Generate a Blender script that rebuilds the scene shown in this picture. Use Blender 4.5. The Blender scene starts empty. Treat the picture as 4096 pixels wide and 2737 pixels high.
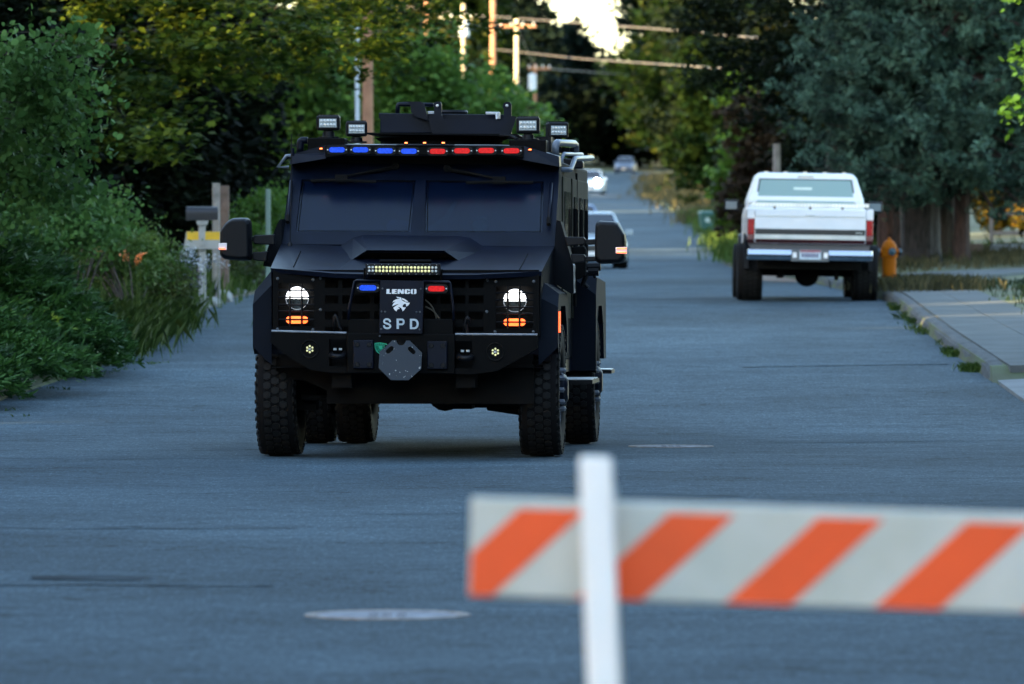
import bpy, math, random
import numpy as np
from mathutils import Vector, Matrix
R = math.radians
sc = bpy.context.scene
col = sc.collection

# ------------------------------------------------------------------ camera, sky, sun, exposure
F = 25305.0; CX = 2048.0; HY = 1070.0; CH = 1.47        # focal length and horizon measured in photograph pixels
cam = bpy.data.cameras.new('camera'); camo = bpy.data.objects.new('camera', cam); col.objects.link(camo)
cam.sensor_width = 36.0; cam.lens = F / 4096 * 36.0; cam.clip_start = 0.3; cam.clip_end = 4000
camo.location = (0, 0, CH); camo.rotation_euler = (R(90) - math.atan((1368.5 - HY) / F), 0, 0)
cam.dof.use_dof = True; cam.dof.focus_distance = 48.8; cam.dof.aperture_fstop = cam.lens / 1000 / 0.046
cam.dof.aperture_blades = 8
sc.camera = camo
SUN_EL = 11.0; SUN_AZ = -123.7
world = bpy.data.worlds.new('World'); sc.world = world; world.use_nodes = True
wn = world.node_tree; sky = wn.nodes.new('ShaderNodeTexSky'); sky.sky_type = 'NISHITA'; sky.sun_disc = False
sky.sun_elevation = R(SUN_EL); sky.sun_rotation = R(SUN_AZ); sky.air_density = 1.0; sky.dust_density = 1.1; sky.ozone_density = 1.0
wn.links.new(sky.outputs[0], wn.nodes['Background'].inputs[0]); wn.nodes['Background'].inputs[1].default_value = 0.15
sun = bpy.data.lights.new('sun', 'SUN'); suno = bpy.data.objects.new('sun', sun); col.objects.link(suno)
sun.energy = 5.0; sun.angle = R(0.5); sun.color = (1.0, 0.70, 0.34)
sd = Vector((math.sin(R(SUN_AZ)) * math.cos(R(SUN_EL)), math.cos(R(SUN_AZ)) * math.cos(R(SUN_EL)), math.sin(R(SUN_EL))))
suno.rotation_euler = sd.to_track_quat('Z', 'Y').to_euler(); suno.location = (-30, -20, 40)
sc.view_settings.view_transform = 'Standard'; sc.view_settings.look = 'None'
sc.view_settings.exposure = 3.05; sc.view_settings.gamma = 1.0; sc.view_settings.use_curve_mapping = False
try:
    sc.cycles.max_bounces = 6; sc.cycles.diffuse_bounces = 3; sc.cycles.glossy_bounces = 3
    sc.cycles.transmission_bounces = 4; sc.cycles.transparent_max_bounces = 6
    sc.cycles.use_denoising = True
except Exception:
    pass

# ------------------------------------------------------------------ materials
def lk(nt, a, b): nt.links.new(a, b)
MATS = {}
def M(name, c, rough=.6, metal=0.0, var=.12, scale=6.0, bump=0.0, emis=None, es=0.0, spec=.5, coat=0.0, c2=None, detail=4, coord='Object', bscale=None):
    if name in MATS: return MATS[name]
    m = bpy.data.materials.new(name); m.use_nodes = True; nt = m.node_tree; b = nt.nodes['Principled BSDF']
    tc = nt.nodes.new('ShaderNodeTexCoord')
    n = nt.nodes.new('ShaderNodeTexNoise'); n.inputs['Scale'].default_value = scale; n.inputs['Detail'].default_value = detail
    lk(nt, tc.outputs[coord], n.inputs['Vector'])
    mx = nt.nodes.new('ShaderNodeMix'); mx.data_type = 'RGBA'
    ramp = nt.nodes.new('ShaderNodeMapRange'); ramp.inputs[1].default_value = .3; ramp.inputs[2].default_value = .7
    lk(nt, n.outputs['Fac'], ramp.inputs[0]); lk(nt, ramp.outputs[0], mx.inputs[0])
    lo = [x * (1 - var) for x in c]; hi = [x * (1 + var) for x in c] if c2 is None else list(c2)
    mx.inputs[6].default_value = (*lo, 1); mx.inputs[7].default_value = (*hi, 1)
    lk(nt, mx.outputs[2], b.inputs['Base Color'])
    b.inputs['Roughness'].default_value = rough; b.inputs['Metallic'].default_value = metal
    b.inputs['Specular IOR Level'].default_value = spec; b.inputs['Coat Weight'].default_value = coat; b.inputs['Coat Roughness'].default_value = .08
    if bump:
        n2 = nt.nodes.new('ShaderNodeTexNoise'); n2.inputs['Scale'].default_value = bscale or scale * 6; n2.inputs['Detail'].default_value = 5
        lk(nt, tc.outputs[coord], n2.inputs['Vector'])
        bp = nt.nodes.new('ShaderNodeBump'); bp.inputs['Strength'].default_value = bump; bp.inputs['Distance'].default_value = .01
        lk(nt, n2.outputs['Fac'], bp.inputs['Height']); lk(nt, bp.outputs[0], b.inputs['Normal'])
    if emis:
        b.inputs['Emission Color'].default_value = (*emis, 1); b.inputs['Emission Strength'].default_value = es
    MATS[name] = m; return m

def leafmat(name, a, b_, trans=.35, rough=.5, nscale=.6, third=None, spec=.22):
    if name in MATS: return MATS[name]
    m = bpy.data.materials.new(name); m.use_nodes = True; nt = m.node_tree
    b = nt.nodes['Principled BSDF']; out = nt.nodes['Material Output']
    g = nt.nodes.new('ShaderNodeNewGeometry'); mx = nt.nodes.new('ShaderNodeMix'); mx.data_type = 'RGBA'
    lk(nt, g.outputs['Random Per Island'], mx.inputs[0])
    kf = {'birch_leaves': 1.0, 'juniper_needles': .85, 'long_grass': .8, 'bush_leaves': .9, 'mid_leaves': .9, 'spruce_needles': .9, 'lawn_blades': .5, 'dry_grass': .6}.get(name, .54) if name not in ('maple_leaves', 'sun_painted_leaves', 'sunlit_tree_leaves', 'bright_green_leaves', 'bright_maple') else .9
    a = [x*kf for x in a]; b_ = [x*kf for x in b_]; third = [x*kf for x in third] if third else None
    mx.inputs[6].default_value = (*a, 1); mx.inputs[7].default_value = (*b_, 1)
    tc = nt.nodes.new('ShaderNodeTexCoord'); n = nt.nodes.new('ShaderNodeTexNoise'); n.inputs['Scale'].default_value = nscale
    lk(nt, tc.outputs['Object'], n.inputs['Vector'])
    mr = nt.nodes.new('ShaderNodeMapRange'); mr.inputs[1].default_value = .35; mr.inputs[2].default_value = .65
    lk(nt, n.outputs['Fac'], mr.inputs[0])
    m2 = nt.nodes.new('ShaderNodeMix'); m2.data_type = 'RGBA'; lk(nt, mr.outputs[0], m2.inputs[0])
    t = third or [x * .6 for x in a]
    m2.inputs[6].default_value = (*t, 1); lk(nt, mx.outputs[2], m2.inputs[7])
    lk(nt, m2.outputs[2], b.inputs['Base Color']); b.inputs['Roughness'].default_value = rough; b.inputs['Specular IOR Level'].default_value = spec
    tr = nt.nodes.new('ShaderNodeBsdfTranslucent'); lk(nt, m2.outputs[2], tr.inputs['Color'])
    ms = nt.nodes.new('ShaderNodeMixShader'); ms.inputs[0].default_value = trans
    lk(nt, b.outputs[0], ms.inputs[1]); lk(nt, tr.outputs[0], ms.inputs[2]); lk(nt, ms.outputs[0], out.inputs[0])
    MATS[name] = m; return m

def barkmat(name, a, b_, sc_=3.0):
    if name in MATS: return MATS[name]
    m = bpy.data.materials.new(name); m.use_nodes = True; nt = m.node_tree; b = nt.nodes['Principled BSDF']
    tc = nt.nodes.new('ShaderNodeTexCoord'); mp = nt.nodes.new('ShaderNodeMapping'); mp.inputs['Scale'].default_value = (sc_ * 3, sc_ * 3, sc_ * .9)
    lk(nt, tc.outputs['Object'], mp.inputs[0]); n = nt.nodes.new('ShaderNodeTexNoise'); n.inputs['Scale'].default_value = 2.0; n.inputs['Detail'].default_value = 6
    lk(nt, mp.outputs[0], n.inputs['Vector']); r = nt.nodes.new('ShaderNodeMapRange'); r.inputs[1].default_value = .38; r.inputs[2].default_value = .62
    lk(nt, n.outputs['Fac'], r.inputs[0]); mx = nt.nodes.new('ShaderNodeMix'); mx.data_type = 'RGBA'; lk(nt, r.outputs[0], mx.inputs[0])
    mx.inputs[6].default_value = (*a, 1); mx.inputs[7].default_value = (*b_, 1); lk(nt, mx.outputs[2], b.inputs['Base Color']); b.inputs['Roughness'].default_value = .9
    bp = nt.nodes.new('ShaderNodeBump'); bp.inputs['Strength'].default_value = .8; bp.inputs['Distance'].default_value = .05
    lk(nt, n.outputs['Fac'], bp.inputs['Height']); lk(nt, bp.outputs[0], b.inputs['Normal'])
    MATS[name] = m; return m

def asphaltmat():
    m = bpy.data.materials.new('asphalt'); m.use_nodes = True; nt = m.node_tree; b = nt.nodes['Principled BSDF']
    tc = nt.nodes.new('ShaderNodeTexCoord')
    def noise(s, d, vec=None, sc3=None, rough=.6):
        n = nt.nodes.new('ShaderNodeTexNoise'); n.inputs['Scale'].default_value = s; n.inputs['Detail'].default_value = d; n.inputs['Roughness'].default_value = rough
        if sc3:
            mp = nt.nodes.new('ShaderNodeMapping'); mp.inputs['Scale'].default_value = sc3; lk(nt, tc.outputs['Object'], mp.inputs[0]); lk(nt, mp.outputs[0], n.inputs['Vector'])
        else: lk(nt, tc.outputs['Object'], n.inputs['Vector'])
        return n
    def mr(src, a, b2, c, d):
        r = nt.nodes.new('ShaderNodeMapRange'); r.inputs[1].default_value = a; r.inputs[2].default_value = b2; r.inputs[3].default_value = c; r.inputs[4].default_value = d
        lk(nt, src, r.inputs[0]); return r.outputs[0]
    def mul(a, b2):
        k = nt.nodes.new('ShaderNodeMath'); k.operation = 'MULTIPLY'; lk(nt, a, k.inputs[0]); lk(nt, b2, k.inputs[1]); return k.outputs[0]
    big = mr(noise(.22, 4, sc3=(1, .45, 1)).outputs['Fac'], .35, .65, .70, 1.22)
    mid = mul(mr(noise(.9, 6, sc3=(.6, 1, 1)).outputs['Fac'], .3, .7, .80, 1.18), mr(noise(6, 5, sc3=(1, .8, 1), rough=.75).outputs['Fac'], .3, .7, .78, 1.24))
    fine = mr(noise(30, 4, sc3=(1, .16, 1), rough=.85).outputs['Fac'], .3, .7, .62, 1.42)
    sp = nt.nodes.new('ShaderNodeTexVoronoi'); sp.inputs['Scale'].default_value = 38
    mp = nt.nodes.new('ShaderNodeMapping'); mp.inputs['Scale'].default_value = (1, .3, 1); lk(nt, tc.outputs['Object'], mp.inputs[0]); lk(nt, mp.outputs[0], sp.inputs['Vector'])
    spk = mr(sp.outputs['Distance'], 0.08, .28, 2.2, .96)
    crk = noise(.5, 6, sc3=(.5, .9, 1), rough=.55)
    # thin dark cracks where the noise crosses its middle
    ab = nt.nodes.new('ShaderNodeMath'); ab.operation = 'SUBTRACT'; ab.inputs[1].default_value = .5; lk(nt, crk.outputs['Fac'], ab.inputs[0])
    aa = nt.nodes.new('ShaderNodeMath'); aa.operation = 'ABSOLUTE'; lk(nt, ab.outputs[0], aa.inputs[0])
    cr = mr(aa.outputs[0], 0.0, .006, .45, 1.0)
    tot = mul(mul(mul(big, mid), mul(fine, spk)), cr)
    hs = nt.nodes.new('ShaderNodeMix'); hs.data_type = 'RGBA'; hs.blend_type = 'MULTIPLY'; hs.inputs[0].default_value = 1
    hs.inputs[6].default_value = (.048, .073, .090, 1)
    cmb = nt.nodes.new('ShaderNodeCombineColor'); [lk(nt, tot, cmb.inputs[i]) for i in range(3)]
    lk(nt, cmb.outputs[0], hs.inputs[7]); lk(nt, hs.outputs[2], b.inputs['Base Color'])
    b.inputs['Roughness'].default_value = .9; b.inputs['Specular IOR Level'].default_value = .06
    bp = nt.nodes.new('ShaderNodeBump'); bp.inputs['Strength'].default_value = .5; bp.inputs['Distance'].default_value = .006
    lk(nt, fine, bp.inputs['Height']); lk(nt, bp.outputs[0], b.inputs['Normal'])
    return m

armor = M('armor_paint', (.0016, .0036, .0105), rough=.42, var=.4, scale=4, bump=.05, bscale=90, spec=.16)
armor_lo = M('armor_paint_shaded', (.0012, .0014, .0018), spec=.07, rough=.55, var=.25, scale=5, bump=.1, bscale=60)  # darker copy of the armor paint, shade on grille and bumper in the colour
blackp = M('black_plastic', (.0025, .003, .0045), spec=.2, rough=.5, var=.1)
black = M('underbody_black', (.006, .006, .006), rough=.9, var=.2, spec=.1)
rubber = M('tyre_rubber', (.003, .003, .0034), rough=.85, var=.2, scale=20, spec=.2)
steel = M('bare_steel', (.45, .46, .47), rough=.4, metal=.8, var=.1)
alu = M('step_aluminium', (.55, .57, .58), rough=.45, metal=.3, var=.15, scale=30)
silverp = M('silver_bracket', (.4, .42, .45), rough=.4, metal=.5)
lenswh = M('lamp_reflector', (.36, .40, .41), rough=.35, metal=.0, var=.15, scale=40)
ledw = M('led_white', (.6, .62, .6), rough=.3, emis=(1, 1, .98), es=.0)
ledy = M('led_yellow', (.75, .72, .35), rough=.3, emis=(1, .95, .45), es=.05)
bluel = M('blue_lens', (.01, .06, .55), rough=.2, var=.3, scale=60, emis=(.01, .10, 1), es=.05)
redl = M('red_lens', (.5, .006, .008), rough=.2, var=.3, scale=60, emis=(1, .01, .015), es=.04)
amberm = M('amber_marker', (1, .4, .1), emis=(1, .13, .03), es=1.2)
ambert = M('amber_turn', (1, .35, .1), emis=(1, .085, .012), es=.6, var=.05)
headm = M('headlight_beam', (1, 1, 1), emis=(.97, .98, 1), es=1.5)
letw = M('white_vinyl', (.72, .74, .76), rough=.5, var=.05)
letg = M('pale_grey_vinyl', (.42, .50, .55), rough=.5, var=.12, scale=30)
greenv = M('green_vinyl', (.0, .32, .17), rough=.5)
plate_m = M('scuffed_plate', (.06, .07, .09), rough=.5, var=.2, scale=6, metal=.2)
white = M('white_post', (.84, .80, .72), rough=.4, var=.02)
def glassmat(name, c, alpha=.85, rough=.05):
    m = bpy.data.materials.new(name); m.use_nodes = True; nt = m.node_tree; b = nt.nodes['Principled BSDF']
    tr = nt.nodes.new('ShaderNodeBsdfTransparent'); tr.inputs[0].default_value = (.55, .75, .85, 1)
    ms = nt.nodes.new('ShaderNodeMixShader'); ms.inputs[0].default_value = alpha
    b.inputs['Base Color'].default_value = (*c, 1); b.inputs['Roughness'].default_value = rough; b.inputs['Specular IOR Level'].default_value = .5
    lk(nt, tr.outputs[0], ms.inputs[1]); lk(nt, b.outputs[0], ms.inputs[2]); lk(nt, ms.outputs[0], nt.nodes['Material Output'].inputs[0])
    return m
wglass = glassmat('armored_glass', (.002, .006, .020), .62, .2)
cglass = glassmat('car_glass', (.02, .03, .04), .85)

# ------------------------------------------------------------------ mesh helpers
class MB:
    def __init__(s): s.v = []; s.f = []
    def add(s, vs, fs):
        o = len(s.v); s.v += [tuple(x) for x in vs]; s.f += [tuple(i + o for i in f) for f in fs]; return s
    def box(s, x0, x1, y0, y1, z0, z1):
        return s.add([(x0,y0,z0),(x1,y0,z0),(x1,y1,z0),(x0,y1,z0),(x0,y0,z1),(x1,y0,z1),(x1,y1,z1),(x0,y1,z1)],
                     [(0,3,2,1),(4,5,6,7),(0,1,5,4),(1,2,6,5),(2,3,7,6),(3,0,4,7)])
    def prism(s, front, back):
        n = len(front)
        return s.add(list(front) + list(back), [tuple(range(n)), tuple(range(2*n-1, n-1, -1))] + [(i, i+n, (i+1) % n+n, (i+1) % n) for i in range(n)])
    def tube(s, pts, r, n=8, r1=None, cap=True):
        pts = [Vector(p) for p in pts]; rings = []
        for i, p in enumerate(pts):
            d = (pts[min(i+1, len(pts)-1)] - pts[max(i-1, 0)]).normalized()
            a = d.orthogonal().normalized() if i == 0 else (rings_a - d * rings_a.dot(d)).normalized()
            rings_a = a; b = d.cross(a); rr = r if r1 is None else r + (r1 - r) * i / (len(pts)-1)
            if isinstance(r, (list, tuple)): rr = r[i]
            rings.append([p + (a*math.cos(t) + b*math.sin(t))*rr for t in [2*math.pi*k/n for k in range(n)]])
        vs = [v for g in rings for v in g]; fs = []
        for i in range(len(pts)-1):
            fs += [(i*n+k, i*n+(k+1) % n, (i+1)*n+(k+1) % n, (i+1)*n+k) for k in range(n)]
        if cap: fs += [tuple(range(n-1, -1, -1)), tuple(range((len(pts)-1)*n, len(pts)*n))]
        return s.add(vs, fs)
    def lathe(s, prof, c, axis='z', n=24, closed=False):
        # prof: (radius, height along axis)
        vs = []; c = Vector(c)
        for r, h in prof:
            for k in range(n):
                t = 2*math.pi*k/n; a, b = r*math.cos(t), r*math.sin(t)
                vs.append(c + (Vector((a, b, h)) if axis == 'z' else Vector((h, a, b)) if axis == 'x' else Vector((b, h, a))))
        fs = []; m = len(prof)
        for i in range(m if closed else m-1):
            j = (i+1) % m
            fs += [(i*n+k, i*n+(k+1) % n, j*n+(k+1) % n, j*n+k) for k in range(n)]
        if not closed:
            if prof[0][0] > 1e-4: fs.append(tuple(range(n-1, -1, -1)))
            if prof[-1][0] > 1e-4: fs.append(tuple(range((m-1)*n, m*n)))
        return s.add(vs, fs)
    def quad(s, *p): return s.add(p, [tuple(range(len(p)))])
    def build(s, name, mat, parent=None, bevel=0, smooth=False, loc=None):
        me = bpy.data.meshes.new(name); me.from_pydata(s.v, [], s.f); me.update()
        me.materials.append(mat)
        bm_fix(me)
        if smooth:
            me.polygons.foreach_set('use_smooth', [True]*len(me.polygons))
        o = bpy.data.objects.new(name, me); col.objects.link(o)
        if parent: o.parent = parent
        if loc is not None: o.location = loc
        if bevel:
            b = o.modifiers.new('bevel', 'BEVEL'); b.width = bevel; b.segments = 2; b.limit_method = 'ANGLE'; b.angle_limit = R(35)
        return o
import bmesh
def bm_fix(me):
    bm = bmesh.new(); bm.from_mesh(me); bmesh.ops.remove_doubles(bm, verts=bm.verts, dist=1e-5)
    bmesh.ops.recalc_face_normals(bm, faces=bm.faces); bm.to_mesh(me); bm.free()

def thing(name, label, cat, loc=(0,0,0), rz=0, group=None):
    o = bpy.data.objects.new(name, None); col.objects.link(o); o.location = loc; o.rotation_euler = (0, 0, rz)
    o['label'] = label; o['category'] = cat; o.empty_display_size = .2
    if group: o['group'] = group
    return o
def tag(o, label, cat, group=None, kind=None):
    if label: o['label'] = label
    if cat: o['category'] = cat
    if group: o['group'] = group
    if kind: o['kind'] = kind
    return o
def copy_tree(o, parent=None):
    c = o.copy(); col.objects.link(c); c.parent = parent
    for ch in list(o.children): copy_tree(ch, c)
    return c

def curve_plate(name, outlines, to3, mat, parent, normal=(0,-1,0), thick=.004):
    """flat plate with holes: outlines in 2D (u,v); to3 maps (u,v) to the plane"""
    cu = bpy.data.curves.new(name, 'CURVE'); cu.dimensions = '2D'; cu.fill_mode = 'BOTH'
    for ol in outlines:
        sp = cu.splines.new('POLY'); sp.points.add(len(ol)-1)
        for i, (u, v) in enumerate(ol): sp.points[i].co = (u, v, 0, 1)
        sp.use_cyclic_u = True
    cu.extrude = 0.0005
    t = bpy.data.objects.new('tmp', cu); col.objects.link(t)
    me = bpy.data.meshes.new_from_object(t.evaluated_get(bpy.context.evaluated_depsgraph_get()))
    bpy.data.objects.remove(t)
    nv = Vector(normal)
    for v in me.vertices:
        p = Vector(to3(v.co.x, v.co.y)); v.co = p + nv * (thick if v.co.z > 0 else 0)
    me.materials.clear(); me.materials.append(mat); bm_fix(me); me.name = name
    o = bpy.data.objects.new(name, me); col.objects.link(o); o.parent = parent
    return o
def stroke(pts, w):
    """outline of a thick open polyline"""
    L, Rr = [], []; n = len(pts)
    for i, p in enumerate(pts):
        a = pts[max(i-1, 0)]; b = pts[min(i+1, n-1)]; dx, dy = b[0]-a[0], b[1]-a[1]; l = math.hypot(dx, dy) or 1
        nx, ny = -dy/l*w/2, dx/l*w/2; L.append((p[0]+nx, p[1]+ny)); Rr.append((p[0]-nx, p[1]-ny))
    return L + Rr[::-1]
def smooth_path(pts, k=4):
    out = []; n = len(pts)
    for i in range(n-1):
        p0, p1, p2, p3 = pts[max(i-1,0)], pts[i], pts[i+1], pts[min(i+2,n-1)]
        for j in range(k):
            t = j/k; out.append(tuple(.5*((2*p1[a]) + (-p0[a]+p2[a])*t + (2*p0[a]-5*p1[a]+4*p2[a]-p3[a])*t*t + (-p0[a]+3*p1[a]-3*p2[a]+p3[a])*t**3) for a in range(len(p1))))
    out.append(tuple(pts[-1])); return out
def at(dx, dy, Y):
    """point at distance Y seen at photograph position given in 2347-wide pixels"""
    return ((dx/.573 - CX)/F*Y, Y, CH - (dy/.573 - HY)/F*Y)

# ------------------------------------------------------------------ the lie of the land
PY = [-200, 57, 98, 125, 161, 205, 250, 330, 415, 530, 600, 660, 900, 1500]
PZ = [0, 0, .95, 1.18, 1.45, 2.02, 2.70, 4.35, 6.35, 8.95, 10.5, 11.4, 15, 24]
def prof(y): return float(np.interp(y, PY, PZ))
def profs(y): return sum(prof(y + d) for d in (-3, -1.5, 0, 1.5, 3))/5
XRY = [-200, 62, 80, 98, 125, 167, 217, 264, 318, 395, 530, 600, 640, 700, 1500]; XRX = [5.0, 5.05, 5.4, 5.85, 5.9, 5.65, 6.9, 7.86, 8.5, 8.4, 11.6, 13.6, 22, 60, 400]
XLY = [-200, 63.5, 71, 88.7, 132, 200, 264, 395, 530, 600, 640, 700, 1500]; XLX = [-5.2, -5.1, -4.7, -4.5, -4.9, -3.5, -2.2, -1.2, 1.8, 4, 13, 45, 360]
def xr(y): return float(np.interp(y, XRY, XRX))
def xl(y): return float(np.interp(y, XLY, XLX))
def gz(x, y):
    p = profs(y); a, b = xl(y), xr(y)
    if x > b + .01:
        kh = max(0, min(1, (y-67.0)/1.0)); bump = .28*max(0, min(1, (x-b-.5)/2))*math.exp(-((y-130)/8.5)**2)
        return p + .13*kh - .04*(1-kh) + min(1.0, .035*(x-b)) + bump
    if x < a - .01: return p + .02 + min(1.6, .07*(a-x))
    return p
YS = list(np.concatenate([np.arange(-60, 40, 5), np.arange(40, 180, 1.5), np.arange(180, 700, 6), np.arange(700, 1300, 40)]))
def sheet(cols, zoff):
    vs = []; fs = []; n = len(cols)
    for y in YS:
        for c in cols: vs.append(c(y, zoff))
    for i in range(len(YS)-1):
        for k in range(n-1): fs.append((i*n+k, i*n+k+1, (i+1)*n+k+1, (i+1)*n+k))
    mb = MB(); mb.v = vs; mb.f = fs; return mb
cols = []
for d in (400, 200, 100, 60, 40, 25, 15, 10, 7, 5, 3.5, 2, 1, .4, .02): cols.append(lambda y, z, d=d: (xl(y)-d, y, gz(xl(y)-d, y)))
cols.append(lambda y, z: (xl(y)+.05, y, profs(y)-.05)); cols.append(lambda y, z: (xr(y)-.05, y, profs(y)-.05))
for d in (.02, .4, 1, 2, 3, 4, 5, 7, 10, 15, 25, 40, 60, 100, 200, 400): cols.append(lambda y, z, d=d: (xr(y)+d, y, gz(xr(y)+d, y)))
soil = M('verge_soil', (.055, .055, .030), rough=.95, var=.4, scale=.8, c2=(.045, .075, .022), bump=.6, bscale=20)
o = sheet(cols, 0).build('ground', soil); tag(o, 'dry grassy ground on both sides of the road', None, kind='structure')
rc = []
for t in np.linspace(0, 1, 13):
    rc.append(lambda y, z, t=t: (xl(y)+.0 + (xr(y)-xl(y))*t, y, profs(y) + .0))
asph = asphaltmat()
o = sheet(rc, 0).build('road', asph, smooth=True); tag(o, 'worn blue grey asphalt street running uphill', None, kind='structure')

tarm = M('old_tar', (.029,.042,.051), rough=.95, var=.5, scale=3, spec=.05)
def seam(x0, x1, y0, y1, w, seed, label):
    rr = random.Random(seed); m = MB(); n = 40; L = []; Rt = []; off = 0
    for i in range(n+1):
        t = i/n; x = x0+(x1-x0)*t; off += rr.uniform(-.05,.05); y = y0+(y1-y0)*t + off; ww = w*rr.uniform(.25,1.0)
        L.append((x, y-ww/2, profs(y)+.004)); Rt.append((x, y+ww/2, profs(y)+.004))
    for i in range(n): m.quad(L[i], L[i+1], Rt[i+1], Rt[i])
    q = m.build('tar_seam', tarm, o_road); q['label'] = label
o_road = o
seam(-3.6, -1.1, 29.4, 29.1, .10, 1, 'dark seam crossing the near left of the road'); seam(-3.3, -1.2, 35.6, 35.2, .07, 2, 'thin crack across the left lane')
seam(-4.6, -1.9, 48.6, 48.0, .10, 3, 'crack running left from the front tyre'); seam(2.0, 4.9, 52.8, 53.6, .12, 4, 'thin crack at the right side of the road'); seam(2.6, 5.0, 71.5, 72.6, .25, 5, 'crack near the kerb'); seam(-.9, 1.3, 37.6, 37.9, .06, 6, 'faint crack before the truck')
mb = MB(); mb.add([(x, y, profs(y)+.0035) for x, y in ((-2.25,29.75),(-1.75,29.65),(-1.70,30.0),(-1.95,30.15),(-2.3,30.1))], [(0,1,2,3,4)]); mb.build('tar_patch', tarm, o_road)
mb = MB(); mb.add([(x, y, profs(y)+.0035) for x, y in ((.2,40.2),(1.1,40.0),(1.5,40.6),(.9,41.2),(.3,40.9))], [(0,1,2,3,4)]); mb.build('tar_patch', M('faint_stain', (.036,.054,.066), rough=.95, var=.3, scale=4, spec=.05), o_road)

conc = M('concrete', (.085, .10, .105), spec=.06, rough=.9, var=.16, scale=1.5, bump=.3, bscale=40)
conc2 = M('concrete_pale', (.15, .17, .18), spec=.06, rough=.9, var=.12, scale=1.5, bump=.3, bscale=40)
kerbm = M('kerb_concrete', (.07, .08, .085), spec=.06, rough=.9, var=.3, scale=6, bump=.6, bscale=30)
# kerb along the right edge
mb = MB(); ys = list(np.arange(67.5, 320, 1.5)); sec = [(-.03, -.03), (-.0, .10), (.03, .135), (.07, .15), (.17, .152), (.18, -.03)]
for i, y in enumerate(ys):
    wob = .012*math.sin(y*1.7) + .01*math.sin(y*.63)
    h = min(1, (y-67.4)/1.2)
    for a, b in sec: mb.v.append((xr(y)+a+wob, y, profs(y)+(b if b < 0 else b*h)))
n = len(sec)
for i in range(len(ys)-1):
    for k in range(n-1): mb.f.append((i*n+k, i*n+k+1, (i+1)*n+k+1, (i+1)*n+k))
kb = mb.build('kerb', kerbm); tag(kb, 'low concrete kerb edging the right side of the road', None, kind='structure')
# sidewalk slabs
def slab_root(name, label):
    o = bpy.data.objects.new(name, None); col.objects.link(o); o['kind'] = 'structure'; o['label'] = label; return o
sw = slab_root('sidewalk', 'pale concrete sidewalk and driveway apron behind the kerb')
rng = random.Random(4)
def slab(parent, x0a, x1a, x0b, x1b, y0, y1, zf, mat, gap=.006):
    g = gap; mb = MB(); pts = [(x0a+g, y0+g), (x1a-g, y0+g), (x1b-g, y1-g), (x0b+g, y1-g)]
    mb.prism([(x, y, zf(x, y)) for x, y in pts], [(x, y, zf(x, y)-.10) for x, y in pts]); return mb.build('paving_slab', mat, parent)
y = 68.0
while y < 104:
    y2 = y + 1.55
    o1, o2 = xr(y), xr(y2); w = lambda yy: 7.05 + .012*(yy-87)
    zf = lambda x, yy: profs(yy) + .158 + .02*(x - xr(yy))
    slab(sw, o1+.185, (o1+w(y))/2+.1, o2+.185, (o2+w(y2))/2+.1, y, y2, zf, conc)
    slab(sw, (o1+w(y))/2+.1, w(y), (o2+w(y2))/2+.1, w(y2), y, y2, zf, conc)
    y = y2
y = 52.0
while y < 67.5:      # lowered driveway apron, nearer and paler
    y2 = min(y + 2.6, 68.0)
    zf = lambda x, yy: profs(yy) + .02 + .05*(x - xr(yy))
    slab(sw, xr(y)+.02, 7.1, xr(y2)+.02, 7.1, y, y2, zf, conc2)
    y = y2
# path curving off to the right
mb = MB(); pa = [(6.0, 104.2), (7.6, 104.2), (7.45, 106), (8.0, 110), (9.6, 115), (13.5, 118), (14, 121), (9.5, 121), (7.4, 118.5), (7.0, 115), (6.7, 108), (6.1, 106)]
mb.prism([(x, y, profs(y)+.19+.035*(x-xr(y))) for x, y in pa], [(x, y, profs(y)+.02) for x, y in pa]); mb.build('path_slab', conc, sw)

# manhole covers
def manhole(cx, cy, label):
    z = profs(cy); t = thing('manhole_cover', label, 'manhole cover', (cx, cy, z), 0, 'manhole covers set in the road')
    ring = M('manhole_ring', (.22, .205, .19), rough=.9, spec=.1, var=.3, scale=20); lid = M('manhole_lid', (.17, .185, .21), rough=.8, spec=.15, var=.45, scale=9)
    MB().lathe([(.352, -.004), (.352, .005), (.345, .007), (.315, .007), (.308, .002), (.308, -.004)], (0,0,0), n=48).build('rim', ring, t)
    m2 = MB().lathe([(.0, .0035), (.298, .0035), (.303, .001), (.303, -.004)], (0,0,0), n=48)
    for i in range(-1, 2):
        for j in range(-3, 4):
            if math.hypot(i, j)*.06 < .26: m2.box(i*.06-.02, i*.06+.02, j*.06-.012, j*.06+.012, .003, .005)
    m2.build('lid', lid, t)
manhole(at(888, 1412, 26.7)[0], 26.7, 'round manhole cover in the road nearest the camera, below the truck')
manhole(at(1538, 1024, 51.9)[0], 51.9, 'round manhole cover in the road to the right of the black armored truck')

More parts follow.
